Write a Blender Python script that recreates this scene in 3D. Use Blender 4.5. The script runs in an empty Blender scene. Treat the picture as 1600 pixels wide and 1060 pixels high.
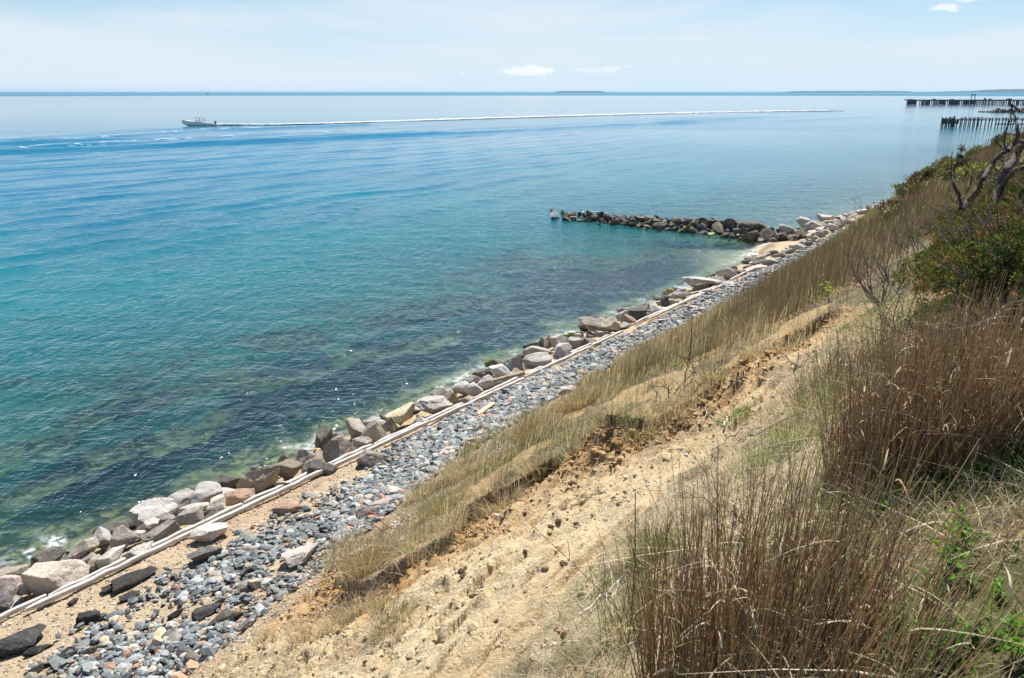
import bpy, bmesh, math, random
import numpy as np
from mathutils import Vector, Matrix
rng = np.random.default_rng(7)
random.seed(7)
S = bpy.context.scene
C = S.collection
R = math.radians
PI = math.pi

# ------------------------------------------------------------------ camera
cam_d = bpy.data.cameras.new('camera'); cam = bpy.data.objects.new('camera', cam_d); C.objects.link(cam)
cam_d.sensor_width = 36; cam_d.lens = 36 * 1244 / 1600
cam_d.clip_start = .05; cam_d.clip_end = 90000
cam.location = (0, 0, 11.0)
cam.rotation_euler = (PI / 2 - math.atan(387 / 1244), 0, 0)
cam_d.dof.use_dof = True; cam_d.dof.focus_distance = 32; cam_d.dof.aperture_fstop = 7.1
S.camera = cam
# ------------------------------------------------------------------ sky, sun, exposure
SUN_EL, SUN_AZ = R(54), R(14)            # azimuth measured from +Y towards +X
w = bpy.data.worlds.new('World'); S.world = w; w.use_nodes = True
nt = w.node_tree; nt.nodes.clear()
def wn(t, **k):
    n = nt.nodes.new(t)
    for a, b in k.items():
        if a.startswith('i_'): n.inputs[a[2:]].default_value = b
        else: setattr(n, a, b)
    return n
sky = wn('ShaderNodeTexSky', sky_type='NISHITA', sun_disc=False, sun_elevation=SUN_EL, sun_rotation=SUN_AZ,
         altitude=0, air_density=1.0, dust_density=.0, ozone_density=3.5)
tc = wn('ShaderNodeTexCoord'); sep = wn('ShaderNodeSeparateXYZ'); nt.links.new(tc.outputs['Generated'], sep.inputs[0])
def wmath(op, a, b=None, clamp=False):
    n = wn('ShaderNodeMath', operation=op, use_clamp=clamp)
    for i, v in enumerate((a, b)):
        if v is None: continue
        if isinstance(v, (int, float)): n.inputs[i].default_value = v
        else: nt.links.new(v, n.inputs[i])
    return n.outputs[0]
def wmap(v, a, b, c=0., d=1., smooth=True):
    n = wn('ShaderNodeMapRange', interpolation_type='SMOOTHSTEP' if smooth else 'LINEAR')
    nt.links.new(v, n.inputs[0])
    for i, q in enumerate((a, b, c, d)): n.inputs[i + 1].default_value = q
    return n.outputs[0]
az = wmath('ARCTAN2', sep.outputs[0], sep.outputs[1]); el = wmath('ARCSINE', sep.outputs[2])
vm = wn('ShaderNodeCombineXYZ'); nt.links.new(wmath('MULTIPLY', az, 60.), vm.inputs[0]); nt.links.new(wmath('MULTIPLY', el, 110.), vm.inputs[1])
cn = wn('ShaderNodeTexNoise', i_Scale=1.0, i_Detail=7., i_Roughness=.62); nt.links.new(vm.outputs[0], cn.inputs[0])
cnv = cn.outputs[0]
clouds = None
#          azimuth deg, elevation deg, half width, half height, strength
for a0, e0, aw, eh, k in [(.85, 1.32, 2.0, .50, .85), (-.1, 1.25, .8, .25, .9), (2.1, 1.35, 1.1, .42, .95), (5.6, 1.38, 1.6, .24, .42), (7.0, 1.5, 1.1, .3, .5), (-3.4, 1.1, .35, .18, .5), (26.7, 4.75, 1.2, .32, .75), (27.9, 5.1, 1.3, .2, .55)]:
    dx = wmath('DIVIDE', wmath('SUBTRACT', az, R(a0)), R(aw)); dy = wmath('DIVIDE', wmath('SUBTRACT', el, R(e0)), R(eh))
    q = wmath('SQRT', wmath('ADD', wmath('MULTIPLY', dx, dx), wmath('MULTIPLY', dy, dy)))
    v = wmath('SUBTRACT', wmath('ADD', wmath('SUBTRACT', 1., q), wmath('MULTIPLY', wmath('SUBTRACT', cnv, .5), 2.6)), .12)
    v = wmath('MULTIPLY', wmap(v, .0, .5), k)
    clouds = v if clouds is None else wmath('MAXIMUM', clouds, v)
# thin high veil of cirrus, whitening broad streaks of the sky
vm2 = wn('ShaderNodeCombineXYZ'); nt.links.new(wmath('MULTIPLY', az, 2.2), vm2.inputs[0]); nt.links.new(wmath('MULTIPLY', el, 16.), vm2.inputs[1])
ci = wn('ShaderNodeTexNoise', i_Scale=1.0, i_Detail=5., i_Roughness=.5, i_Distortion=.6); nt.links.new(vm2.outputs[0], ci.inputs[0])
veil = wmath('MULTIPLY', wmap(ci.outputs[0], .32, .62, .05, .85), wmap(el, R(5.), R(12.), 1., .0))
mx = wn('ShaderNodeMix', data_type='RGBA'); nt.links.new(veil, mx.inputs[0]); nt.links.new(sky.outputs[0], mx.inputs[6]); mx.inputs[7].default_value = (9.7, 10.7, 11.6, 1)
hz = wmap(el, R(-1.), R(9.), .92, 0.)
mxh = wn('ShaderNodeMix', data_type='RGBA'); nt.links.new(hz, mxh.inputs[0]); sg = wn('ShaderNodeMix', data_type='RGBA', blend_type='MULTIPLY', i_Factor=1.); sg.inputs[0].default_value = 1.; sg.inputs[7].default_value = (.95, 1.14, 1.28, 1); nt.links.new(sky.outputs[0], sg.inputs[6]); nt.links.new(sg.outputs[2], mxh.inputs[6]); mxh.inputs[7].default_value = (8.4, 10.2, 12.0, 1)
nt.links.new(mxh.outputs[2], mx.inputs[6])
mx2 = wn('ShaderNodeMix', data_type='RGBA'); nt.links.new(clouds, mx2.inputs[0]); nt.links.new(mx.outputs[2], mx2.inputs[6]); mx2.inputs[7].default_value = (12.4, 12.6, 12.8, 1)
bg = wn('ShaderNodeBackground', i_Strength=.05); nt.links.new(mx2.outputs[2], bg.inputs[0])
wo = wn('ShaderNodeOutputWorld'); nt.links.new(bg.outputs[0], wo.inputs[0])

sun_d = bpy.data.lights.new('sun', 'SUN'); sun_d.energy = 5.0; sun_d.angle = R(.53); sun_d.color = (1, .955, .88)
sun = bpy.data.objects.new('sun', sun_d); C.objects.link(sun)
sd = Vector((math.sin(SUN_AZ) * math.cos(SUN_EL), math.cos(SUN_AZ) * math.cos(SUN_EL), math.sin(SUN_EL)))
sun.rotation_euler = sd.to_track_quat('Z', 'Y').to_euler()
vs = S.view_settings; vs.view_transform = 'Standard'; vs.look = 'None'; vs.gamma = 1; vs.use_curve_mapping = False; vs.exposure = .70
S.cycles.max_bounces = 8; S.cycles.transparent_max_bounces = 12; S.cycles.sample_clamp_indirect = 6

# ------------------------------------------------------------------ small helpers
def tag(o, label=None, cat=None, group=None, kind=None):
    if label: o['label'] = label
    if cat: o['category'] = cat
    if group: o['group'] = group
    if kind: o['kind'] = kind
    return o
def empty(name, loc=(0, 0, 0), rz=0):
    o = bpy.data.objects.new(name, None); o.empty_display_size = .2; o.location = loc; o.rotation_euler = (0, 0, rz); C.objects.link(o); return o
def mesh_np(name, V, F, mat=None, col=None, smooth=False, parent=None, attrs=None, link=True):
    V = np.asarray(V, np.float32); F = np.asarray(F, np.int32)
    me = bpy.data.meshes.new(name); k = F.shape[1]
    me.vertices.add(len(V)); me.vertices.foreach_set('co', V.ravel())
    me.loops.add(F.size); me.loops.foreach_set('vertex_index', F.ravel())
    me.polygons.add(len(F)); me.polygons.foreach_set('loop_start', np.arange(0, F.size, k, dtype=np.int32))
    me.polygons.foreach_set('use_smooth', np.full(len(F), smooth))
    me.update(calc_edges=True)
    if col is not None:
        a = me.color_attributes.new('Col', 'FLOAT_COLOR', 'POINT')
        c4 = np.ones((len(V), 4), np.float32); c4[:, :3] = col; a.data.foreach_set('color', c4.ravel())
    for n, v in (attrs or {}).items():
        a = me.attributes.new(n, 'FLOAT', 'POINT'); a.data.foreach_set('value', np.asarray(v, np.float32))
    if mat: me.materials.append(mat)
    if not link: return me
    o = bpy.data.objects.new(name, me); C.objects.link(o); o.parent = parent
    return o
class NT:
    def __init__(s, name):
        s.m = bpy.data.materials.new(name); s.m.use_nodes = True; s.t = s.m.node_tree; s.t.nodes.clear()
        s.out = s.t.nodes.new('ShaderNodeOutputMaterial')
    def n(s, typ, ins=None, **k):
        n = s.t.nodes.new('ShaderNode' + typ)
        for a, b in k.items(): setattr(n, a, b)
        for a, b in (ins or {}).items():
            i = n.inputs[a]
            if isinstance(b, bpy.types.NodeSocket): s.t.links.new(b, i)
            else: i.default_value = b
        return n
    def math(s, op, a, b=None, clamp=False):
        return s.n('Math', {i: v for i, v in enumerate((a, b)) if v is not None}, operation=op, use_clamp=clamp).outputs[0]
    def mix(s, f, a, b, mode='MIX'):
        a = (*a, 1) if isinstance(a, tuple) and len(a) == 3 else a; b = (*b, 1) if isinstance(b, tuple) and len(b) == 3 else b
        return s.n('Mix', {0: f, 6: a, 7: b}, data_type='RGBA', blend_type=mode).outputs[2]
    def map(s, v, a, b, c=0., d=1.):
        return s.n('MapRange', {0: v, 1: a, 2: b, 3: c, 4: d}, interpolation_type='SMOOTHSTEP').outputs[0]
    def noise(s, scale, detail=4., rough=.55, vec=None, dist=0.):
        i = {'Scale': scale, 'Detail': detail, 'Roughness': rough, 'Distortion': dist}
        if vec is not None: i['Vector'] = vec
        return s.n('TexNoise', i).outputs[0]
    def attr(s, name): return s.n('Attribute', attribute_name=name)
    def bump(s, h, strength=.5, dist=.05, normal=None):
        i = {'Height': h, 'Strength': strength, 'Distance': dist}
        if normal is not None: i['Normal'] = normal
        return s.n('Bump', i).outputs[0]
    def done(s, sh): s.t.links.new(sh, s.out.inputs[0]); return s.m
def simple_mat(name, col, rough=.8, nscale=8., var=.25, bump=.3, bdist=.01, spec=.3, metal=0.):
    m = NT(name); oc = m.n('TexCoord').outputs['Object']
    n1 = m.noise(nscale, 5., .6, oc)
    lo = tuple(c * (1 - var) for c in col); hi = tuple(min(1, c * (1 + var)) for c in col)
    c = m.mix(m.map(n1, .3, .7), lo, hi)
    p = m.n('BsdfPrincipled', {'Base Color': c, 'Roughness': rough, 'Metallic': metal, 'Specular IOR Level': spec})
    if bump: m.t.links.new(m.bump(m.noise(nscale * 5, 4., .6, oc), bump, bdist), p.inputs['Normal'])
    return m.done(p.outputs[0])
# ------------------------------------------------------------------ place: shore coordinates
# s runs along the shore, t landward from the waterline; the viewer stands on the bluff at s=0, t=19.6
FPX = 1244.0; EYE = 11.0; TH = math.atan(387 / FPX); CT, ST = math.cos(TH), math.sin(TH)
def to_st(x, y): return .6 * x + .8 * y, .8 * x - .6 * y + 19.6
def to_xy(s, t): return .6 * s + .8 * (t - 19.6), .8 * s - .6 * (t - 19.6)
def sstep(a, b, x):
    q = np.clip((x - a) / (b - a), 0, 1); return q * q * (3 - 2 * q)
def _hash(*k):
    h = np.zeros(k[0].shape, np.uint32)
    for i, a in enumerate(k):
        h = (h ^ (a.astype(np.int64) & 0xffffffff).astype(np.uint32)) * np.uint32(0x9E3779B1 + 2 * i * 0x1F35)
        h ^= h >> np.uint32(15)
    h *= np.uint32(0x85EBCA6B); h ^= h >> np.uint32(13); h *= np.uint32(0xC2B2AE35); h ^= h >> np.uint32(16)
    return h.astype(np.float64) / 4294967295.0 * 2 - 1
def noise2(x, y, seed=0):
    xi, yi = np.floor(x), np.floor(y); fx, fy = x - xi, y - yi
    fx = fx * fx * fx * (fx * (fx * 6 - 15) + 10); fy = fy * fy * fy * (fy * (fy * 6 - 15) + 10)
    S = np.full(x.shape, seed)
    a = _hash(xi, yi, S); b = _hash(xi + 1, yi, S); c = _hash(xi, yi + 1, S); d = _hash(xi + 1, yi + 1, S)
    return (a * (1 - fx) + b * fx) * (1 - fy) + (c * (1 - fx) + d * fx) * fy
def fbm2(x, y, o=4, seed=0, g=.5):
    r = 0; A = 1; n = 0
    for i in range(o):
        r = r + A * noise2(x, y, seed + i * 17); n += A; A *= g
        x, y = x * 1.62 - y * 1.18 + 5.3, x * 1.18 + y * 1.62 + 1.7
    return r / n
def noise3(P, seed=0):
    i = np.floor(P); f = P - i; f = f * f * (3 - 2 * f); S = np.full(P.shape[0], seed); r = 0
    for dx in (0, 1):
        for dy in (0, 1):
            for dz in (0, 1):
                w = (f[:, 0] if dx else 1 - f[:, 0]) * (f[:, 1] if dy else 1 - f[:, 1]) * (f[:, 2] if dz else 1 - f[:, 2])
                r = r + w * _hash(i[:, 0] + dx, i[:, 1] + dy, i[:, 2] + dz, S)
    return r
TOE = ([-300, -60, 0, 5.7, 7.5, 9.4, 11.4, 14.3, 18, 25, 31, 38, 46, 56, 67, 80, 100, 130, 200, 400, 2000],
       [20, 12, 9.8, 8.6, 8.2, 7.9, 7.4, 6.9, 6.65, 6.45, 6.7, 6.7, 6.0, 5.2, 4.5, 5, 7.5, 10, 16, 30, 300])
def toe(s): return np.interp(s, *TOE)
def crest(s): return np.interp(s, [-60, 0, 20, 60, 100, 140, 200, 400, 2000], [24, 20.3, 19.3, 17.3, 18.2, 22, 28, 46, 330])
def shore_shift(s): return np.interp(s, [80, 100, 130, 200, 400, 2000], [0, 2.5, 5, 11, 25, 290])
def base_z(s, t):
    tt = toe(s); ct = crest(s); sh = shore_shift(s); u = t - sh
    beach = np.interp(u, [-4000, -600, -120, -50, -25, -12, -5, -1.5, 0, .6, 3.4], [-30, -14, -6, -3.6, -2.3, -1.45, -.95, -.6, -.22, .02, .85])
    toez = 1.62
    up = .85 + (toez - .85) * np.clip((u - 3.4) / np.maximum(tt - sh - 3.4, .5), 0, 1)
    q = np.clip((t - tt) / (ct - tt), 0, 1)
    prof = q + .10 * np.sin(np.pi * q) * sstep(20, 50, s) * (1 - sstep(85, 110, s))
    # rounded toe and crest
    prof = prof - .03 * np.exp(-((q - 1) / .06) ** 2) + .015 * np.exp(-(q / .05) ** 2)
    bl = toez + (9.35 - toez) * prof + .04 * np.maximum(t - ct, 0) / (1 + np.maximum(t - ct, 0) * .02)
    beach = beach + .55 * np.exp(-((s - 58) / 2.6) ** 2 - ((t + .3) / 1.5) ** 2)
    return np.where(u < 3.4, beach, np.where(t < tt, up, bl))
def pt_seg(px, py, poly, closed=True):
    n = len(poly); d = np.full(px.shape, 1e9)
    for i in range(n if closed else n - 1):
        ax, ay = poly[i]; bx, by = poly[(i + 1) % n]; ex, ey = bx - ax, by - ay
        k = np.clip(((px - ax) * ex + (py - ay) * ey) / (ex * ex + ey * ey + 1e-9), 0, 1)
        d = np.minimum(d, np.hypot(px - ax - k * ex, py - ay - k * ey))
    return d
def inside(px, py, poly):
    r = np.zeros(px.shape, bool); n = len(poly); j = n - 1
    for i in range(n):
        xi, yi = poly[i]; xj, yj = poly[j]
        if yi != yj:
            r ^= ((yi > py) != (yj > py)) & (px < (xj - xi) * (py - yi) / (yj - yi) + xi)
        j = i
    return r
def ray(u, v):
    x = (u - 800) / FPX; y = (v - 530) / FPX
    return np.array([x, CT - y * ST, -(ST + y * CT)])
RR = np.concatenate([np.geomspace(1.2, 150, 3000), np.geomspace(151, 3000, 300)])
def hit(u, v, fn=base_z):
    """where the sight line of a point of the photograph meets the ground"""
    d = ray(u, v); X, Y, Z = d[0] * RR, d[1] * RR, EYE + d[2] * RR
    s, t = to_st(X, Y); g = np.maximum(fn(s, t), 0) if fn is base_z else fn(s, t)
    k = int(np.argmax(Z < g))
    if k == 0: k = len(RR) - 1
    return np.array([X[k], Y[k], g[k]]), RR[k]
# ------------------------------------------------------------------ ground shape
def im_poly(L): return [tuple(to_st(*hit(u, v)[0][:2])) for u, v in L]
# world outline (s, t) of the slumped bare scar, surveyed from its edge
SCARP = [(8.9, 9.0), (8.1, 9.9), (7.2, 11.0), (6.9, 12.0), (7.6, 12.6), (8.3, 12.5), (9.0, 12.3), (9.6, 12.35), (10.3, 12.55), (10.45, 13.1), (10.3, 13.8), (9.9, 14.5), (10.4, 14.85),
         (11.8, 14.5), (12.3, 14.7), (11.5, 15.4), (12.6, 15.45), (14.1, 15.5), (14.6, 16.1)]
SCAR = SCARP + [(13.2, 16.6), (11.5, 16.85), (9.5, 17.1), (8.7, 16.8), (8.1, 16.7), (7.1, 16.4), (6.0, 16.6), (5.1, 16.85), (4.5, 16.85), (3.7, 17.0), (1.5, 16.9), (-1.5, 16.5), (-1.5, 10.6), (5.0, 9.9), (7.6, 8.9)]
def scar_fields(s, t):
    near = (s > -4) & (s < 18) & (t > 7.5) & (t < 20)
    ds = np.full(s.shape, 9.); da = np.full(s.shape, 9.); ins = np.zeros(s.shape, bool)
    if near.any():
        a, b = s[near], t[near]
        a = a + .60 * fbm2(a * .8, b * .8, 4, 3); b = b + .60 * fbm2(a * .8 + 40, b * .8, 4, 4)
        ds[near] = pt_seg(a, b, SCARP, False); da[near] = pt_seg(a, b, SCAR); ins[near] = inside(a, b, SCAR)
    return ds, da, ins
def terrain(s, t, full=False):
    z = base_z(s, t)
    ds, da, ins = scar_fields(s, t)
    sl = np.clip((t - toe(s)) / 2, 0, 1)                  # 1 on the bluff
    dry = np.clip((t - shore_shift(s)) / 2, 0, 1)
    # large unevenness
    z = z + sl * (.16 * fbm2(s * .35, t * .35, 3, 11) + .07 * fbm2(s * 1.3, t * 1.3, 3, 12)) + (1 - sl) * dry * .05 * fbm2(s * .9, t * .9, 3, 13)
    # scar: lowered floor under a torn turf lip
    stg = sstep(5.6, 7., s) * (.35 + .9 * np.exp(-((s - 10.4) / 1.1) ** 2 - ((t - 12.8) / 1.2) ** 2) + .75 * np.exp(-((s - 6.9) / .8) ** 2 - ((t - 12.6) / 1.) ** 2) + .9 * np.exp(-((s - 12) / .8) ** 2 - ((t - 14.7) / .8) ** 2) + .4 * np.exp(-((s - 14.3) / .8) ** 2 - ((t - 15.7) / .8) ** 2))
    stg = stg * (.35 + 1.1 * sstep(-.25, .25, fbm2(s * 1.1 + 9, t * 1.1, 3, 39)))
    drop = stg * np.where(ins, (.12 + .36 * np.exp(-ds / .8)) * (.7 + .5 * fbm2(s * .9, t * .9, 2, 19)) * sstep(.0, .16, ds) * sstep(0, 1.2, da + np.where(ds < da + .02, 9, 0)), 0)
    lip = sstep(5.5, 7, s) * np.where(~ins, .16 * np.exp(-(ds / .45) ** 2), 0)
    mound = .5 * np.exp(-(((s - 9.7) / .8) ** 2 + ((t - 13.9) / .75) ** 2)) + .35 * np.exp(-(((s - 11.4) / .6) ** 2 + ((t - 15.6) / .5) ** 2))
    z = z - drop + lip + mound
    bare = np.where(ins, sstep(0, .25, da), 0)
    # terracettes running along the slope, lumps, and fine crumbs
    rough = np.clip(bare * sstep(16.6, 14.2, t) + .0, 0, 1)
    tw = t * 2.1 + .9 * fbm2(s * .8, t * .8, 3, 21) + s * .12
    saw = (tw - np.floor(tw)); ter = np.minimum(saw, (1 - saw) * 7)
    amp = (.35 + .65 * np.clip(fbm2(s * .7, t * 1.2, 3, 22) * 2 + .4, 0, 1))
    z = z + bare * (.15 * (ter - .45) * amp)
    crumb = fbm2(s * 5, t * 7, 4, 31)
    ck = fbm2(s * .55 + 3, t * 2.6 + s * .3, 4, 36); z = z - bare * .16 * np.exp(-(ck / .05) ** 2) * sstep(-.2, .2, fbm2(s * .9, t * .9, 2, 37))
    z = z + bare * (.05 * crumb + .20 * rough * np.abs(fbm2(s * 2.3, t * 3.1, 4, 32)) * sstep(-.1, .3, fbm2(s * .8, t * .8, 2, 33))) + sl * (1 - bare) * .04 * crumb
    z = z + bare * .10 * np.exp(-(ds / .5) ** 2) * np.abs(fbm2(s * 4, t * 4, 3, 35)) * 2
    deb = sl * sstep(12.5, 11, t) * sstep(8.5, 7, s)
    z = z + deb * (.10 * np.abs(fbm2(s * 2.6, t * 2.6, 4, 41)))
    z = z + (1 - sl) * dry * .018 * fbm2(s * 6, t * 6, 3, 42)
    if full: return z, ds, da, ins, bare, sl
    return z
def ground_z(x, y):
    s, t = to_st(np.atleast_1d(np.asarray(x, float)), np.atleast_1d(np.asarray(y, float)))
    r = terrain(s, t); return r if r.size > 1 else float(r[0])
def polar(az, r):
    A, Rr = np.meshgrid(az, r); X = Rr * np.sin(A); Y = Rr * np.cos(A)
    n, m = len(r), len(az); i = np.arange(n - 1)[:, None] * m + np.arange(m - 1)[None, :]
    F = np.stack([i, i + m, i + m + 1, i + 1], -1).reshape(-1, 4)
    wrap = np.arange(n - 1) * m + m - 1; st_ = np.arange(n - 1) * m
    F = np.concatenate([F, np.stack([wrap, wrap + m, st_ + m, st_], -1)])
    return X.ravel(), Y.ravel(), F
AZ = np.concatenate([np.linspace(R(-180), R(-37), 36, endpoint=False), np.linspace(R(-37), R(38), 780, endpoint=False), np.linspace(R(38), R(180), 36, endpoint=False)])
rg = np.concatenate([np.geomspace(.25, 2.4, 14, endpoint=False), np.geomspace(2.4, 120, 600, endpoint=False), np.geomspace(120, 900, 60, endpoint=False), np.geomspace(900, 30000, 14)])
X, Y, F = polar(AZ, rg)
s_, t_ = to_st(X, Y)
gz, g_ds, g_da, g_in, g_bare, g_sl = terrain(s_, t_, True)
def lerp(a, b, f): return a + (np.asarray(b) - a) * f[:, None]
one = np.ones((len(X), 3))
n_a = fbm2(s_ * .8, t_ * .8, 4, 51); n_b = fbm2(s_ * 3, t_ * 3, 4, 52); n_c = fbm2(s_ * .25, t_ * .25, 3, 53)
# beach sand
col = lerp(one * (.56, .45, .31), (.48, .36, .24), sstep(-.3, .5, n_a))
u_ = t_ - shore_shift(s_)
wet = sstep(.9, .1, u_ + .3 * n_b); col = lerp(col, (.20, .155, .10), wet * .8)
# bluff soils
turf = lerp(one * (.21, .165, .10), (.12, .12, .05), sstep(-.2, .5, n_a))
turf = lerp(turf, (.34, .27, .16), sstep(.1, .6, n_b) * .6)
sand = lerp(one * (.68, .55, .36), (.60, .46, .28), sstep(-.4, .6, n_a))
orange = np.clip(np.exp(-(g_ds / 1.1) ** 2) * 1.25 + sstep(.1, .5, n_a) * sstep(14.6, 13.2, t_) * .6 * sstep(5.5, 8, s_), 0, 1) * (.65 + .5 * n_b)
sand = lerp(sand, (.52, .29, .11), np.clip(orange, 0, 1))
dirty = sstep(.05, .5, n_b) * sstep(8, 11, s_) + .5 * sstep(.15, .5, fbm2(s_ * 1.4, t_ * 2.6, 4, 58)) + .6 * sstep(16.2, 17, t_)
sand = lerp(sand, (.30, .23, .15), np.clip(dirty * .8, 0, 1))
sand = lerp(sand, (.40, .29, .17), sstep(11.5, 10.5, t_) * .5 * (.6 + n_b)[:])
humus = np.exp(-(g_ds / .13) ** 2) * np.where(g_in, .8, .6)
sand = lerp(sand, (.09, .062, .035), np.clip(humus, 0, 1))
deb_ = sstep(9.2, 8, s_) * sstep(12.9, 12, t_)
turf = lerp(turf, (.46, .34, .20), deb_ * (.85 + .3 * n_b))
pock = sstep(.0, .22, fbm2(s_ * .75 + 2, t_ * 1.0, 3, 59) + .25 * sstep(12.4, 13.6, t_) * sstep(17, 14, s_) - .05) * sstep(8.5, 9.5, s_) * sstep(24, 16, s_) * sstep(8.6, 9.6, t_)
turf = lerp(turf, (.50, .35, .18), .85 * pock)
turf = lerp(turf, (.52, .42, .28), .9 * sstep(15.8, 16.8, t_) * sstep(19.2, 17.6, t_) * sstep(13, 10, s_) * sstep(-.5, .1, n_b))
bl = lerp(turf, sand, 1.) if False else turf + (sand - turf) * g_bare[:, None]
col = col + (bl - col) * np.clip(g_sl * 1.6, 0, 1)[:, None]
# sea bed: pale sand and cobbles inshore, dark weed beds further out
weed_n = 1.15 * fbm2(s_ * .15 + .8, t_ * .26, 4, 61) + .45 * fbm2(s_ * .8, t_ * 1.1, 3, 62)
WEEDS = [(11.1, -3.9, .9), (9.4, -3.7, .6), (12.9, -3.2, .8), (9.6, -6.8, .5), (10.4, -1.9, .3), (12.9, -7.8, .6), (17.9, -5.5, .8), (20.7, -3.9, 1.2), (19.9, -2.5, .7), (16.3, -2.9, .7), (15.6, -4.3, .6), (24.4, -4.6, 1.1), (30.8, -7.8, 1.5), (28.4, -3.8, 1.4), (27.4, -8.2, 1.), (34.6, -5.2, 1.6), (40., -5.6, 1.7), (47., -5.2, 2.4), (51.5, -4, 1.8), (43., -2.4, 1.5), (36.2, -2.7, 1.),
 (31.1, -3., .9), (24.7, -2.9, .7), (22., -9.5, .7), (44.5, -9.7, 1.4)]
def weed_at(s, t, wn_):
    band = sstep(-2.2, -4.5, t) * sstep(-42, -22, t)
    w1 = np.exp(-((t + 9 + (s - 20) * .06) / 6.5) ** 2) * sstep(-8, 6, s) * sstep(64, 40, s)          # the dark belt along the shore
    w2 = np.exp(-((s - 52) / 11) ** 2 - ((t + 10) / 8) ** 2)
    g = 0
    for cs_, ct__, r_ in WEEDS: g = g + np.exp(-((s - cs_) / (r_ * 1.5 + .5)) ** 2 - ((t - ct__) / (r_ * .8 + .45)) ** 2)
    return np.clip(sstep(-26, -13, t) * sstep(-1.3, -2.2, t + .6 * wn_) * sstep(.30, .62, g * 1.1 + .55 * wn_ + .12 * w1 + .12 * w2) + .35 * band * sstep(-18, -12, t) * sstep(.10, .4, wn_ + .3 * w1 + .3 * w2 - .22), 0, 1)
weed = weed_at(s_, t_, weed_n)
bed = lerp(one * (.30, .29, .17), (.15, .165, .10), sstep(-.2, .35, fbm2(s_ * 2.2, t_ * 2.2, 4, 63)))
bed = lerp(bed, (.05, .06, .04), sstep(.08, .26, fbm2(s_ * 1.3 + 7, t_ * 1.9, 4, 68)) * .85)
bed = lerp(bed, (.40, .35, .18), sstep(.22, .5, fbm2(s_ * 3.1, t_ * 3.1, 3, 64)))
cove = np.exp(-((s_ - 57) / 5.5) ** 2 - ((t_ + 1.0) / 3.6) ** 2); bed = lerp(bed, (.60, .50, .38), np.clip(cove * 1.6, 0, 1))
bed = lerp(bed, (.010, .018, .022), weed * (1 - np.clip(cove * 1.5, 0, 1)))
under = sstep(.15, -.35, u_); col = col + (bed - col) * under[:, None]
gz = gz + under * weed * np.clip(-gz - .6, 0, 9) * .5
gz = gz + under * (.07 * fbm2(s_ * 2.2, t_ * 2.2, 3, 65) + .25 * weed * np.abs(fbm2(s_ * .9, t_ * .9, 3, 66)))
m = NT('ground'); gp = m.n('NewGeometry').outputs['Position']
a = m.attr('Col').outputs[0]
g1 = m.noise(34., 6., .7, gp); g2 = m.noise(6., 5., .6, gp); g3 = m.n('TexVoronoi', {'Vector': gp, 'Scale': 30., 'Randomness': 1.}).outputs[0]
sp = m.n('TexVoronoi', {'Vector': gp, 'Scale': 19.}); spk = m.map(sp.outputs['Distance'], .10, .17, 1., 0.)
c = m.mix(m.map(g1, .25, .75), m.mix(1., a, (.66, .64, .60), 'MULTIPLY'), m.mix(1., a, (1.22, 1.22, 1.2), 'MULTIPLY'))
c = m.mix(m.math('MULTIPLY', m.map(g2, .35, .65), .35), c, m.mix(1., a, (.72, .66, .58), 'MULTIPLY'))
pick = m.map(m.n('SeparateColor', {0: sp.outputs['Color']}).outputs[0], .80, .86)
c = m.mix(m.math('MULTIPLY', spk, pick), c, m.mix(m.n('SeparateColor', {0: sp.outputs['Color']}).outputs[1], (.10, .11, .12), (.62, .58, .52)))
p = m.n('BsdfPrincipled', {'Base Color': c, 'Roughness': .92, 'Specular IOR Level': .18})
h = m.math('ADD', m.math('ADD', m.math('MULTIPLY', g1, .6), m.math('MULTIPLY', g2, 1.6)), m.math('MULTIPLY', m.math('MULTIPLY', spk, pick), .35))
m.t.links.new(m.bump(h, 1., .06), p.inputs['Normal'])
M_GROUND = m.done(p.outputs[0])
ground = mesh_np('ground', np.stack([X, Y, gz], -1), F[:, ::-1], M_GROUND, col, smooth=True)
tag(ground, 'sandy beach, eroding sand bluff with turf, and weedy sea bed', 'ground', kind='structure')

# ------------------------------------------------------------------ water
def im_line(L, z=0.):
    o = []
    for u, v in L:
        d = ray(u, v); k = (EYE - z) / -d[2]; o.append((d[0] * k, d[1] * k))
    return o
WAKE = im_line([(322, 197.2), (400, 195.6), (500, 193.4), (600, 190.2), (700, 187), (800, 184), (900, 181), (1000, 178.5), (1100, 176), (1200, 174.2), (1300, 173)])
RIDGE1 = im_line([(-60, 231), (0, 226), (120, 219), (250, 209), (320, 204), (450, 199.5), (560, 195.5)])
RIDGE2 = im_line([(-60, 241), (0, 238), (150, 233), (300, 226), (450, 219), (600, 212.5), (800, 204), (1000, 194), (1150, 186), (1260, 180)])
RIDGE3 = im_line([(-60, 235), (0, 231.5), (120, 227), (260, 218), (400, 211), (560, 204)])
RIDGE4 = im_line([(1080, 191), (1200, 187), (1300, 183), (1400, 177), (1440, 175)])
def sea_depth(s, t): return np.maximum(-base_z(s, t), 0)
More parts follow.
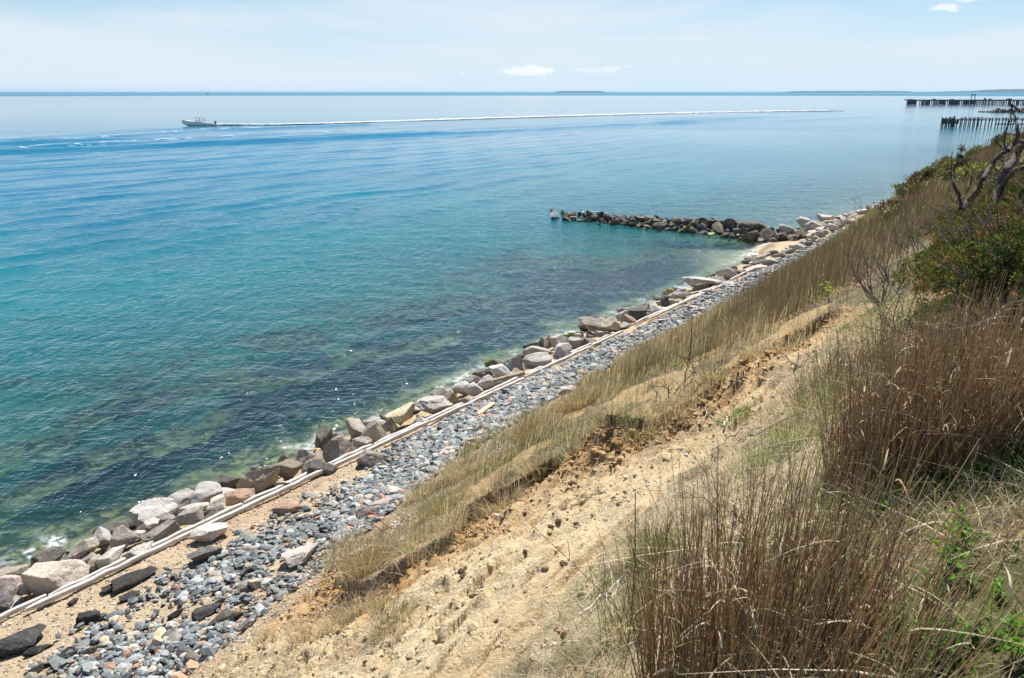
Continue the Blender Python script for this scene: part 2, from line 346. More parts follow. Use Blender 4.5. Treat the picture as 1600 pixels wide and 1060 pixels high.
def sea(x, y):
    s, t = to_st(x, y); r = np.hypot(x, y)
    wx = 1.6 * fbm2(x * .06, y * .06, 2, 71)
    train = sstep(-12, -45, t) * sstep(420, 140, r)
    lft = .25 + .75 * sstep(30, -30, x - (y - 90) * .25)
    h = 0
    for lam, A, nx, ny, sd_ in ((7.8, .065, .86, -.51, 1), (5.2, .048, .80, -.60, 2), (3.5, .032, .93, -.37, 3), (2.3, .018, .72, -.69, 4)):
        g = .35 + .65 * np.clip(.5 + 1.3 * fbm2(x * .03 + sd_ * 9, y * .03, 2, 72 + sd_), 0, 1)
        h = h + A * g * np.sin(2 * PI * ((x * nx + y * ny) / lam) + wx * 2.2 + sd_)
    h = h * train * lft
    h = h + (.035 * fbm2(x * .55, y * .8, 3, 81)) * sstep(160, 60, r) * (.5 + .5 * sstep(0, -20, t))
    foam = np.zeros(x.shape)
    near = (r < 1500) & (y > 60) & (r > 90)
    xx, yy, rr = x[near], y[near], r[near]
    hh = np.zeros(xx.shape)
    for L, A, wd in ((RIDGE1, .8, 2.8), (RIDGE2, .65, 2.4), (RIDGE3, .25, 2.2), (RIDGE4, .35, 5.)):
        d = pt_seg(xx + .8 * fbm2(xx * .1, yy * .1, 2, 86), yy + .8 * fbm2(xx * .1, yy * .1, 2, 87), L, False)
        wdd = wd * np.clip(rr / 160, .8, 3)
        am = A * (.75 + .5 * fbm2(xx * .02, yy * .02, 2, 88))
        hh += am * (np.exp(-(d / wdd) ** 2) - .45 * np.exp(-((d - 2.6 * wdd) / wdd) ** 2) + .3 * np.exp(-((d - 5 * wdd) / wdd) ** 2))
    h[near] += hh
    d = pt_seg(xx, yy, RIDGE3, False)
    f1 = sstep(6, 0, d) * sstep(.28, .5, fbm2(xx * .5, yy * .8, 3, 90)) * sstep(40, -60, xx) * .9
    d2 = pt_seg(xx, yy, RIDGE1, False)
    f1 = np.maximum(f1, sstep(3, 0, d2) * sstep(.3, .5, fbm2(xx * .5, yy * .8, 3, 93)) * sstep(0, -70, xx) * .8)
    foam[near] = f1
    # little wash where the sea meets the boulders
    wash = sstep(-.9, .0, t - shore_shift(s)) * sstep(.15, .5, fbm2(x * 1.4, y * 1.4, 3, 91) + .12 * np.sin(s * .9)) * .45 * (r < 120)
    wash = np.maximum(wash, 1.3 * np.exp(-((s - 7.1) / .8) ** 2 - ((t + .35) / .45) ** 2) * sstep(-.15, .3, fbm2(x * 3, y * 3, 3, 98)))
    cov = np.exp(-((s - 57) / 4) ** 2 - ((t + .2) / .7) ** 2)
    foam = np.maximum(foam, np.clip(wash, 0, 1)); foam = np.maximum(foam, cov * sstep(-.3, .3, fbm2(x * 2, y * 2, 3, 92)))
    # calm and ruffled belts of the open sea
    ruf = .30 + .22 * fbm2(x * .012, y * .006, 3, 95)
    ruf = np.where(r > 250, np.interp(r, [250, 420, 700, 1500, 2050, 2500, 60000], [.32, .21, .14, .10, .12, 1., 1.]) + .05 * fbm2(x * .004, y * .012, 3, 96) * (r < 2000), ruf)
    ruf = np.where(r < 250, np.interp(r, [0, 60, 140, 250], [.85, .75, .48, .33]) * (.8 + .4 * fbm2(x * .02, y * .02, 3, 97)), ruf)
    return h, foam, np.clip(ruf, 0, 1)
def sea_rows():
    r = 8.; o = []
    while r < 30000:
        o.append(r); r += max(.22, r * .0028 + max(0, r - 60) * .0026, (r ** 2) / (11 * 1244) * .42)
    return np.array(o)
rw = sea_rows()
AZW = np.concatenate([np.linspace(R(-180), R(-36), 40, endpoint=False), np.linspace(R(-36), R(36), 620, endpoint=False), np.linspace(R(36), R(180), 40, endpoint=False)])
X, Y, F = polar(AZW, rw)
s_, t_ = to_st(X, Y)
sh_, sf_, sr_ = sea(X, Y)
dep = sea_depth(s_, t_)
wv_ = weed_at(s_, t_, 1.15 * fbm2(s_ * .15 + .8, t_ * .26, 4, 61) + .45 * fbm2(s_ * .8, t_ * 1.1, 3, 62)); dep = dep - wv_ * np.clip(dep - .6, 0, 9) * .5      # weed beds grow up towards the surface
m = NT('sea_water'); gp = m.n('NewGeometry').outputs['Position']
dp = m.attr('depth').outputs['Fac']; fo = m.attr('foam').outputs['Fac']; ru = m.attr('ruffle').outputs['Fac']
vec = m.n('Mapping', {'Vector': gp, 'Rotation': (0, 0, R(-57)), 'Scale': (1.7, .75, 1.)}).outputs[0]
vec2 = m.n('Mapping', {'Vector': gp, 'Rotation': (0, 0, R(15)), 'Scale': (.8, 1.5, 1.)}).outputs[0]
b1 = m.noise(1.0, 3., .55, vec, .3); b2 = m.noise(2.6, 3., .6, vec2, .4); b3 = m.noise(.35, 2., .5, vec2)
hgt = m.math('ADD', m.math('ADD', m.math('MULTIPLY', b1, .55), m.math('MULTIPLY', b2, .22)), m.math('MULTIPLY', b3, .5))
bmp = m.n('Bump', {'Height': hgt, 'Distance': .42, 'Strength': m.map(ru, 0., 1., .05, 1.)}).outputs[0]
body_n = m.noise(.035, 3., .6, gp)
deep = m.mix(m.map(dp, 2., 5.5), m.mix(m.map(body_n, .35, .65), (.000, .165, .185), (.000, .118, .165)), m.mix(m.map(body_n, .35, .65), (.000, .160, .255), (.000, .130, .230)))
deep = m.mix(m.map(dp, .2, 2.4), (.020, .110, .080), deep)
deep = m.mix(m.math('MULTIPLY', m.attr('weed').outputs['Fac'], .72), deep, (.002, .030, .052))
opac = m.math('SUBTRACT', 1., m.math('EXPONENT', m.math('MULTIPLY', dp, m.math('ADD', m.math('MULTIPLY', dp, -.16), -.30))))
tr = m.n('BsdfTransparent', {'Color': m.mix(m.map(dp, .1, 2.6), (.86, .95, .90), (.22, .74, .72))}).outputs[0]
df = m.n('BsdfDiffuse', {'Color': deep, 'Normal': bmp}).outputs[0]
body = m.n('MixShader', {0: opac, 1: tr, 2: df}).outputs[0]
gl = m.n('BsdfGlossy', {'Color': (1, 1, 1, 1), 'Roughness': m.map(ru, 0., 1., .10, .06), 'Normal': bmp}).outputs[0]
fr = m.n('Fresnel', {'IOR': 1.333, 'Normal': bmp}).outputs[0]
fr = m.math('MINIMUM', fr, m.map(ru, .05, 1., .86, .30))
sf = m.n('MixShader', {0: fr, 1: body, 2: gl}).outputs[0]
fm = m.n('BsdfDiffuse', {'Color': (.85, .88, .88, 1)}).outputs[0]
fon = m.math('MULTIPLY', fo, m.map(m.noise(4., 4., .7, gp), .38, .6))
sf = m.n('MixShader', {0: fon, 1: sf, 2: fm}).outputs[0]
M_SEA = m.done(sf)
sea_o = mesh_np('sea', np.stack([X, Y, sh_], -1), F[:, ::-1], M_SEA, smooth=True, attrs={'weed': np.clip(wv_, 0, 1), 'depth': dep, 'foam': sf_, 'ruffle': sr_})
tag(sea_o, 'clear blue green sea with swell and crossing boat wakes', 'sea', kind='structure')
# ------------------------------------------------------------------ stones
def icosphere(level):
    bm = bmesh.new(); bmesh.ops.create_icosphere(bm, subdivisions=level, radius=1.)
    V = np.array([v.co[:] for v in bm.verts]); Fc = np.array([[v.index for v in f.verts] for f in bm.faces]); bm.free(); return V, Fc
ICO = {l: icosphere(l) for l in (1, 2, 3, 4, 5)}
def rock_shape(level, seed, planes=11, lo=.50, hi=.9, flat=0., rough=.035):
    """angular stone: a ball cut by random planes, worn and weathered; fills the box -1..1"""
    r = np.random.default_rng(seed); V = ICO[level][0].copy()
    N = r.normal(size=(planes, 3)); N /= np.linalg.norm(N, axis=1)[:, None]
    if flat: N[0] = (r.normal() * .12, r.normal() * .12, 1); N[0] /= np.linalg.norm(N[0])
    for i, n in enumerate(N):
        d = flat if (flat and i == 0) else r.uniform(lo, hi)
        q = V @ n; k = q > d; V[k] -= ((q[k] - d) * .985)[:, None] * n
    nrm = V / np.linalg.norm(V, axis=1)[:, None]
    if level >= 3:
        V += nrm * (rough * 1.6 * noise3(V * 2.2 + seed, seed) + rough * noise3(V * 5 + seed, seed + 1))[:, None]
    if level >= 4:
        V += nrm * (rough * .55 * noise3(V * 11 + seed, seed + 2))[:, None]
        cr = np.abs(noise3(V * 1.7 + 9, seed + 5)); V -= nrm * (.03 * np.exp(-(cr / .05) ** 2))[:, None]
    lo_, hi_ = V.min(0), V.max(0)
    return (V - (lo_ + hi_) / 2) / ((hi_ - lo_) / 2)
def rock_material(name, base, dark, light, algae=0., spec=.25):
    m = NT(name); oi = m.n('ObjectInfo'); oc = m.n('NewGeometry').outputs['Position']
    rnd = oi.outputs['Random']
    n1 = m.noise(2.3, 6., .62, oc); n2 = m.noise(38., 4., .7, oc); n3 = m.noise(9., 5., .65, oc, .6)
    c = m.mix(m.map(n1, .28, .72), dark, base)
    c = m.mix(m.math('MULTIPLY', m.map(n3, .48, .72), .7), c, light)
    c = m.mix(m.map(n2, .3, .72), m.mix(1., c, (.62, .60, .58), 'MULTIPLY'), m.mix(1., c, (1.25, 1.24, 1.22), 'MULTIPLY'))
    hs = m.n('HueSaturation', {'Hue': m.map(rnd, 0., 1., .492, .512), 'Saturation': m.map(m.math('FRACT', m.math('MULTIPLY', rnd, 7.3)), 0., 1., .6, 1.15), 'Value': m.map(m.math('FRACT', m.math('MULTIPLY', rnd, 13.7)), 0., 1., .88, 1.28), 'Color': c}).outputs[0]
    z = m.n('SeparateXYZ', {0: oc}).outputs[2]
    wetz = m.math('ADD', z, m.math('MULTIPLY', m.math('SUBTRACT', n1, .5), .45))
    wet = m.map(wetz, .06, .30, 1., 0.)
    hs = m.mix(m.math('MULTIPLY', wet, .8), hs, (.045, .04, .03))
    if algae:
        ag = m.math('MULTIPLY', m.map(m.noise(1.6, 4., .6, oc), .5, .56), m.map(z, .75, 1.05, algae, 0.))
        hs = m.mix(ag, hs, (.17, .25, .02))
    rg_ = m.map(wet, 0., 1., .85, .45)
    p = m.n('BsdfPrincipled', {'Base Color': hs, 'Roughness': rg_, 'Specular IOR Level': spec})
    h = m.math('ADD', m.math('MULTIPLY', n3, 1.2), m.math('MULTIPLY', n2, .35))
    m.t.links.new(m.bump(h, .7, .05), p.inputs['Normal'])
    return m.done(p.outputs[0])
RM = {
 'tan': rock_material('tan_granite', (.56, .49, .41), (.37, .325, .27), (.66, .60, .52)),
 'pink': rock_material('pinkish_granite', (.60, .47, .40), (.40, .32, .27), (.66, .56, .49)),
 'grey': rock_material('grey_granite', (.50, .47, .43), (.29, .27, .25), (.64, .61, .57)),
 'light': rock_material('pale_granite', (.58, .55, .50), (.38, .36, .335), (.66, .64, .60)),
 'brown': rock_material('brown_granite', (.43, .365, .295), (.22, .19, .155), (.56, .49, .41)),
 'dark': rock_material('dark_granite', (.16, .148, .13), (.06, .056, .05), (.28, .26, .23)),
 'groin': rock_material('weathered_groin_rock', (.185, .155, .115), (.05, .043, .033), (.34, .29, .22)),
 'orange': rock_material('orange_sandstone', (.52, .27, .15), (.38, .19, .11), (.58, .36, .24)),
 'yellow': rock_material('yellowish_stone', (.58, .47, .26), (.42, .32, .17), (.66, .58, .38)),
 'algae': rock_material('algae_grown_rock', (.22, .19, .13), (.09, .08, .05), (.30, .27, .18), 1.),
 'asphalt': rock_material('black_asphalt_stone', (.055, .052, .050), (.025, .024, .023), (.12, .115, .11)),
}
def put_rock(name, u, v, wpx, hpx, colr, label, tilt=28, seed=None, flat=0., lift=.0, kb=1.05, kc=.66, level=4, group=None, cat='boulder', sink=.25):
    p, r = hit(u, v + hpx * .22, lambda s, t: np.maximum(terrain(s, t) if False else base_z(s, t), .0))
    sc = r / 1244. * math.hypot(1, 0)
    dpt = r * 1.0
    W = wpx * dpt / 1244 * 1.06; Hh = hpx * dpt / 1244 * 1.03
    a, b, c = W / 2 * 1.06, max(Hh * kb, W * .45) / 2, Hh * kc / 2 * 1.15
    b = min(b, a * 1.15)
    if flat: b, c = max(b * 1.2, a * .5), c * .9
    seed = int(u * 7 + v * 3) if seed is None else seed
    V = rock_shape(level, seed, 12, .36, .74, flat) * (a, b, c)
    # long axis along the shore line where the stone looks slanted
    yaw = math.atan2(-p[0], p[1]) + R(tilt) * .9
    rx = R(random.uniform(-8, 8)); ry = R(random.uniform(-7, 7))
    Mx = Matrix.Rotation(yaw, 3, 'Z') @ Matrix.Rotation(rx, 3, 'X') @ Matrix.Rotation(ry, 3, 'Y')
    V = V @ np.array(Mx).T
    zz = max(ground_z(p[0], p[1]), -.15) + c * (1 - sink) + lift
    o = mesh_np(name, V, ICO[level][1], RM[colr], smooth=True)
    o.location = (p[0], p[1], zz)
    return tag(o, label, cat, group)
B = 'boulder'
ROCKS = [
 (95, 908, 84, 46, 'tan', 'big smooth oval tan boulder beside the white timbers, nearest large boulder to the beach', 30, .6),
 (14, 934, 44, 38, 'pink', 'rounded pinkish boulder cut by the left picture edge above the timbers', 20, 0),
 (22, 908, 58, 24, 'brown', 'low brown slab with dark hollow underneath, just seaward of the rounded pinkish boulder', 18, .5),
 (45, 926, 28, 24, 'grey', 'small greenish grey wedge between the pinkish boulder and the big oval tan boulder', 30, 0),
 (9, 957, 30, 22, 'dark', 'dark small rock under the rounded pinkish boulder at the left edge', 20, 0),
 (80, 885, 48, 32, 'dark', 'dark jagged boulder at the water behind the big oval tan boulder', 30, 0),
 (132, 870, 54, 28, 'brown', 'brown grey boulder lying along the water between jagged dark rock and steep slab', 22, 0),
 (149, 889, 28, 22, 'tan', 'small tan angular stone right of the big oval tan boulder', 30, 0),
 (179, 879, 44, 24, 'tan', 'grey tan block lying low against the white timbers left of the flat topped block', 28, .5),
 (180, 829, 62, 20, 'dark', 'long black slanting slab at the water, left end of the dark slabs', 38, .5),
 (165, 853, 30, 30, 'grey', 'grey upright rock with a dark cleft below the long black slab', 50, 0),
 (196, 853, 40, 32, 'brown', 'brown block with one big shaded black face under the black slab', 20, 0),
 (218, 845, 24, 16, 'tan', 'small sandy stone wedged behind the flat topped light block', 20, 0),
 (222, 866, 46, 24, 'light', 'light grey flat topped block touching the white timbers', 22, .45),
 (243, 811, 64, 34, 'grey', 'large grey slab sloping to the water, pale top and dark landward face', 36, .4),
 (222, 838, 28, 16, 'dark', 'small dark rock under the large sloping grey slab', 28, 0),
 (242, 828, 28, 15, 'grey', 'small grey stone with dark underside between the sloping slab and brown humped boulder', 24, 0),
 (256, 842, 58, 26, 'brown', 'brown humped boulder stretched beside the timbers', 24, 0),
 (264, 820, 26, 18, 'brown', 'small brown rock between the sloping grey slab and the purplish boulder', 20, 0),
 (296, 820, 48, 32, 'brown', 'purplish brown boulder with creased side face, beside the timbers', 30, 0),
 (281, 795, 54, 24, 'grey', 'grey striped slab dipping into the water above the purplish boulder', 38, .5),
 (319, 784, 50, 32, 'light', 'pale whitish grey broad boulder at the water', 34, .5),
 (305, 801, 42, 20, 'tan', 'tan ledge of rock below the pale whitish boulder', 30, .5),
 (336, 800, 36, 24, 'tan', 'grey tan wedge shaped rock between the tan ledge and the timbers', 34, 0),
 (349, 779, 34, 16, 'pink', 'pink rounded stone above the orange tan boulder', 20, 0),
 (352, 768, 36, 18, 'grey', 'grey brown flat rock at the water behind the pink rounded stone', 30, .5),
 (374, 784, 48, 19, 'orange', 'long low orange tan boulder against the timbers', 18, 0),
 (362, 763, 36, 26, 'dark', 'dark grey shoulder of rock left of the biggest tan boulder', 20, 0),
 (404, 757, 62, 42, 'tan', 'biggest craggy tan boulder with creased top halfway along the near wall', 20, 0),
 (430, 745, 26, 14, 'brown', 'small brown rock at the water right of the biggest craggy tan boulder', 30, 0),
 (452, 743, 40, 26, 'brown', 'grey brown boulder with pale cap right of the biggest craggy tan boulder', 22, 0),
 (446, 760, 27, 20, 'brown', 'small round brown boulder touching the timbers', 10, 0),
 (474, 724, 38, 26, 'grey', 'smooth grey boulder half in the water left of the black pyramid rock', 26, 0),
 (499, 734, 42, 34, 'dark', 'black pyramid shaped rock leaning on the timbers', 30, 0),
 (520, 730, 22, 14, 'tan', 'small tan stone right of the black pyramid rock', 30, 0),
 (533, 709, 64, 38, 'brown', 'large brown streaked boulder with deep dark notch', 32, 0),
 (505, 695, 28, 32, 'dark', 'tall dark brown pointed rock standing in the water', 40, 0),
 (527, 689, 24, 14, 'grey', 'small grey rock behind the large brown streaked boulder', 20, 0),
 (497, 712, 14, 10, 'yellow', 'small yellowish wet stone at the foot of the tall pointed rock', 20, 0),
 (561, 683, 34, 34, 'brown', 'tall brown grey boulder at the water left of the ridged boulder', 50, 0),
 (584, 683, 32, 32, 'brown', 'ridged brown boulder in a cluster of three', 40, 0),
 (583, 666, 24, 16, 'grey', 'grey rock behind the ridged brown boulder', 20, 0),
 (567, 699, 28, 18, 'tan', 'small round tan boulder by the timbers below the ridged boulder', 10, 0),
 (606, 674, 22, 26, 'brown', 'narrow upright brown rock left of the yellow brown boulder', 70, 0),
 (602, 660, 14, 12, 'dark', 'small black rock in the water behind the narrow upright rock', 20, 0),
 (628, 661, 46, 30, 'yellow', 'yellow brown pitted boulder with smooth round top and black shadow', 18, 0),
 (657, 662, 22, 20, 'pink', 'pinkish angular rock right of the yellow brown boulder', 30, 0),
 (644, 646, 22, 10, 'light', 'small pale rock at the water behind the yellow brown boulder', 20, 0),
 (680, 643, 58, 28, 'light', 'long pale grey boulder with smooth sloping face', 26, .5),
 (663, 636, 28, 14, 'brown', 'brown rock at the water left of the long pale grey boulder', 34, 0),
 (693, 622, 42, 20, 'brown', 'rounded brown boulder above the long pale grey boulder', 20, 0),
 (703, 628, 20, 20, 'brown', 'dark brown pointed rock in front of the rounded brown boulder', 60, 0),
 (722, 614, 30, 20, 'light', 'light grey cleft boulder, left of a pair', 20, 0),
 (727, 629, 22, 18, 'brown', 'brown round stone below the light grey cleft boulder', 20, 0),
 (744, 616, 22, 20, 'light', 'light grey egg shaped boulder, right of a pair', 60, 0),
 (737, 601, 26, 14, 'light', 'pale low rock at the water above the pair of light grey boulders', 20, 0),
 (755, 592, 30, 14, 'dark', 'dark hollow rock at the water right of the pale low rock', 20, 0),
 (760, 603, 30, 18, 'grey', 'grey boulder with ribbed dark side below the algae grown rock', 20, 0),
 (772, 573, 28, 18, 'algae', 'brown rock with bright green algae at the water', 20, 0),
 (784, 592, 34, 24, 'light', 'light faceted boulder with black front below the algae grown rock', 24, 0),
 (768, 586, 20, 16, 'grey', 'small grey rock between algae grown rock and faceted boulder', 24, 0),
 (805, 580, 34, 25, 'grey', 'creased grey boulder right of the faceted boulder', 20, 0),
 (808, 566, 28, 12, 'brown', 'flat brown rock behind the creased grey boulder', 20, 0),
 (838, 573, 44, 22, 'grey', 'broad grey boulder with smooth face above the timbers', 26, 0),
 (838, 556, 46, 18, 'tan', 'tan grey boulder stacked behind the broad grey boulder', 24, 0),
 (834, 543, 30, 13, 'algae', 'olive green tinged long rock at the water', 20, 0),
 (851, 541, 24, 18, 'brown', 'brown cracked boulder right of the olive tinged rock', 20, 0),
 (871, 540, 28, 18, 'light', 'pale bluish boulder at the water', 30, 0),
 (876, 556, 38, 26, 'grey', 'steep grey boulder split by a dark crease, near the timbers', 50, 0),
 (901, 543, 28, 16, 'grey', 'grey rock with black left half among small cobbles', 20, 0),
 (890, 528, 20, 6, 'algae', 'flat rock awash with green algae in foam', 10, 0),
 (905, 530, 18, 10, 'tan', 'small tan rock at the water beside the foam', 10, 0),
 (924, 537, 38, 18, 'brown', 'smooth brown grey boulder low against the timbers', 18, 0),
 (941, 528, 24, 12, 'brown', 'small brown rock above the smooth brown grey boulder', 20, 0),
 (932, 518, 50, 26, 'brown', 'big ridged brown boulder with dark left side', 20, 0),
 (915, 515, 24, 14, 'dark', 'dark rock at the water left of the big ridged brown boulder', 20, 0),
 (953, 515, 38, 22, 'tan', 'tan brown boulder overlapping the big ridged brown boulder', 30, 0),
 (959, 503, 34, 12, 'light', 'pale flat boulder behind the tan brown boulder', 24, 0),
 (982, 506, 24, 14, 'brown', 'brown stone left of the flat capped black boulder', 20, 0),
 (996, 497, 28, 20, 'dark', 'black boulder with a pale flat top', 16, .4),
 (976, 496, 18, 12, 'brown', 'small brown rock behind the flat capped black boulder', 20, 0),
 (978, 486, 28, 8, 'pink', 'pinkish flat rock awash in sparkling water', 10, .5),
 (1011, 486, 16, 9, 'light', 'small light rock right of the pinkish awash rock', 20, 0),
 (1024, 489, 20, 13, 'grey', 'small grey wedge of rock by the timbers near the dark tilted boulder', 20, 0),
 (1038, 476, 20, 15, 'dark', 'dark tilted boulder at the water', 50, 0),
 (1048, 461, 18, 11, 'yellow', 'yellowish lichen coloured rock at the water', 10, 0),
 (1066, 465, 34, 12, 'light', 'long light grey rock right of the yellowish rock', 20, 0),
 (1061, 474, 26, 11, 'brown', 'brown rounded rock below the long light grey rock', 10, 0),
 (1040, 485, 32, 8, 'light', 'pale low slab along the timbers below the dark tilted boulder', 20, .5),
 (1064, 459, 15, 8, 'grey', 'small dark grey rock left of the great flat slab', 20, 0),
 (1097, 447, 58, 15, 'grey', 'great flat topped grey slab with black front', 10, .4),
 (1094, 453, 24, 13, 'dark', 'dark rock leaning in front of the great flat slab', 20, 0),
 (1107, 457, 20, 13, 'grey', 'grey wedge right of the rock leaning on the great flat slab', 40, 0),
 (1086, 465, 28, 8, 'tan', 'low tan rock in front of the great flat slab', 10, .5),
 (1135, 434, 28, 16, 'tan', 'rounded tan boulder just beyond the great flat slab', 20, 0),
 (1139, 445, 26, 9, 'light', 'pale slab below the rounded tan boulder', 10, .5),
 (1107, 436, 12, 6, 'dark', 'little dark rock alone in the water off the great flat slab', 10, 0),
 (1157, 429, 20, 11, 'dark', 'dark layered rock right of the rounded tan boulder', 10, 0),
 (1178, 420, 32, 12, 'pink', 'pinkish tan humped boulder on the way to the groin', 10, 0),
 (1169, 413, 20, 8, 'dark', 'dark low rock behind the pinkish tan humped boulder', 10, 0),
 (1201, 414, 26, 11, 'tan', 'tan flat boulder right of the pinkish humped boulder', 16, .5),
 (1187, 410, 15, 8, 'dark', 'dark lump between the humped and the tan flat boulder', 10, 0),
 (1169, 432, 14, 8, 'light', 'small pale cube of rock below the pinkish humped boulder', 10, 0),
 (1216, 402, 24, 10, 'brown', 'brown flat rock at the edge of the small cove', 10, 0),
 (1231, 397, 20, 8, 'grey', 'grey rock at the back of the small cove', 10, 0),
 (1246, 391, 24, 10, 'light', 'pale angular rock at the back of the small cove', 10, 0),
 (1260, 386, 16, 9, 'brown', 'brownish rock beside the pale angular rock in the cove', 10, 0),
 (1213, 410, 16, 7, 'light', 'small pale stone at the landward edge of the cove', 10, 0),
 # landward of the timbers
 (330, 836, 54, 32, 'tan', 'tan slab with thick broken edge lying over the landward timber', 30, .35),
 (320, 870, 44, 28, 'dark', 'dark brown grey slab tilted on the sand below the tan slab', 24, .4),
 (449, 797, 42, 20, 'orange', 'rust orange sandstone block on the beach among cobbles', 20, .5),
 (577, 718, 34, 36, 'brown', 'brown block with flat light top wedged against the landward timber', 24, .4),
 (474, 866, 58, 32, 'tan', 'broad tan slab half buried at the foot of the straw slope', 30, .4),
 (592, 794, 62, 30, 'tan', 'long pale pointed slab at the foot of the grass', 28, .45),
 (617, 768, 28, 20, 'tan', 'squarish tan block at the edge of the grass', 20, .4),
 (402, 912, 24, 20, 'yellow', 'round yellow stone with a dark underside on the cobbles', 20, 0),
 (250, 998, 28, 24, 'yellow', 'cube like yellowish stone among black cobbles', 20, .5),
 (36, 1005, 76, 32, 'asphalt', 'large black rough slab in the bottom left corner of the beach', 26, .4),
 (136, 970, 36, 22, 'asphalt', 'black split block on the sand near the left corner', 20, .4),
 (59, 1015, 40, 14, 'asphalt', 'black crumbly clod right of the large black slab', 24, 0),
 (149, 1018, 34, 14, 'asphalt', 'pointed black stone on the lower left sand', 22, 0),
 (160, 1030, 24, 12, 'asphalt', 'flat black stone below the pointed black stone', 22, .5),
 (97, 1030, 44, 14, 'asphalt', 'thin black crust of tar half sunk in sand', 24, .3),
 (60, 1046, 30, 12, 'asphalt', 'black lump at the bottom edge of the sand', 20, 0),
 (163, 1042, 28, 12, 'asphalt', 'black broken stone near the bottom edge', 20, 0),
 (115, 944, 16, 10, 'asphalt', 'small black pebble alone on the open sand', 20, 0),
 (208, 906, 68, 18, 'asphalt', 'cracked sheet of black asphalt beside the timbers', 24, .25),
 (172, 920, 22, 14, 'asphalt', 'loose black piece at the left end of the asphalt sheet', 20, .4),
 (203, 933, 30, 11, 'asphalt', 'thin black plate below the asphalt sheet', 24, .3),
 (323, 957, 44, 15, 'asphalt', 'long black slab lying across the cobbles', 30, .4),
 (352, 966, 52, 22, 'dark', 'brown black slab next to the long black slab, upslope side', 34, .4),
 (275, 960, 26, 14, 'asphalt', 'black faceted stone in the middle of the cobbles', 20, 0),
 (300, 1035, 32, 28, 'dark', 'dark layered outcrop at the foot of the straw slope, bottom edge', 60, 0),
 (395, 893, 34, 16, 'asphalt', 'black shaly stone below the broad tan slab', 20, 0),
 (340, 985, 16, 10, 'dark', 'dark stone right of the brown black slab', 20, 0),
 (751, 688, 38, 16, 'light', 'pale low slab at the grass edge, nearest of the pale slabs', 22, .5),
 (806, 654, 44, 14, 'light', 'pale flat slab at the grass edge below the loose board', 22, .5),
 (776, 668, 30, 12, 'light', 'pale grey slab between two others at the grass edge', 22, .5),
 (893, 609, 32, 15, 'light', 'white angular slab poking from the grass edge, farthest of the pale slabs', 22, .5),
 (533, 840, 30, 20, 'grey', 'grey rock end showing under the tussock by the orange wires', 40, 0),
 (697, 705, 30, 14, 'light', 'pale stone at the grass edge left of the pale low slab', 20, .5),
 (1042, 521, 18, 9, 'brown', 'brown block on the cobbles near the thin dead stalk', 20, 0),
 (1012, 523, 20, 9, 'tan', 'tan flat stone on the cobbles left of the brown block', 20, .5),
 (1098, 493, 26, 6, 'tan', 'tan slab lying low on the far cobbles', 20, .4),
]
random.seed(5)
placed = []
for q in ROCKS:
    u, v, wp, hp, cr, lb, tl, fl = q
    land = v > 143 + (975 - 143) * (1 - u / 1777.) * .985 if u < 1200 else False
    small = wp < 22
    o = put_rock('boulder' if not land or wp > 40 else 'stone', u, v, wp, hp, cr, lb, tl, flat=fl, level=3 if small else (5 if wp > 55 else 4),
                 sink=.30 if not land else .45, kc=.95 if not land else .8, kb=1.15, lift=.10 if not land else .0, cat='boulder' if not land or wp > 40 else 'stone')
    placed.append((o.location.x, o.location.y, wp))
# filler rocks wedged between the boulders of the sea wall, and the far part of the wall
s0 = 1.0; k = 0
tops = [rock_shape(3, 900 + i, 9, .26, .66, 0, .05) for i in range(14)]
fill_mesh = [mesh_np('boulder', tv, ICO[3][1], None, smooth=True, link=False) for tv in tops]
for me in fill_mesh: me.materials.append(None)
def filler(s, t, size, mt, label, group, zlift=0., name='boulder', cat='boulder', sq=(1., .8, .6)):
    x, y = to_xy(s, t)
    o = bpy.data.objects.new(name, random.choice(fill_mesh)); C.objects.link(o)
    o.material_slots[0].link = 'OBJECT'; o.material_slots[0].material = RM[mt]
    o.scale = (size * sq[0] * random.uniform(.85, 1.2), size * sq[1] * random.uniform(.85, 1.2), size * sq[2] * random.uniform(.85, 1.2))
    o.rotation_euler = (random.uniform(-.3, .3), random.uniform(-.3, .3), random.uniform(0, 6.28))
    o.location = (x, y, max(ground_z(x, y), -.2) + o.scale[2] * .35 + zlift)
    return tag(o, label, cat, group)
WALLG = 'small filler rocks of the sea wall'
for i in range(175):
    s = 2.5 + 58 * (i / 175) ** 1.25; t = random.uniform(.2, 2.9)
    if s > 54.5: t = random.uniform(2.2, 3.4)
    filler(s, t, random.uniform(.12, .31) * (1 + s * .006), random.choice(['grey', 'brown', 'tan', 'dark', 'brown', 'grey']), 'small rock wedged between the larger boulders of the sea wall', WALLG, 0., 'small_rock', 'rock')
random.seed(11)
for i in range(50):
    s = random.uniform(60.5, 88); t = random.uniform(.0, 4.6 if s < 70 else 3.4)
    filler(s, t + shore_shift(s), random.uniform(.26, .6), random.choice(['light', 'tan', 'light', 'grey', 'tan', 'brown']), 'pale rock of the far sea wall between groin and grass', 'pale rocks of the far sea wall', .15)
tag(put_rock('boulder', 1290, 345, 26, 9, 'tan', 'flat topped tan block highest on the far wall', 5, flat=.4, level=4, kc=1.2, lift=.25))
tag(put_rock('boulder', 1256, 356, 24, 14, 'tan', 'big tan boulder where the groin meets the far wall', 5, level=4, kc=1.1, lift=.3))
tag(put_rock('boulder', 1272, 362, 26, 14, 'light', 'big pale boulder landward of the groin root', 15, level=4, kc=1.1, lift=.25))
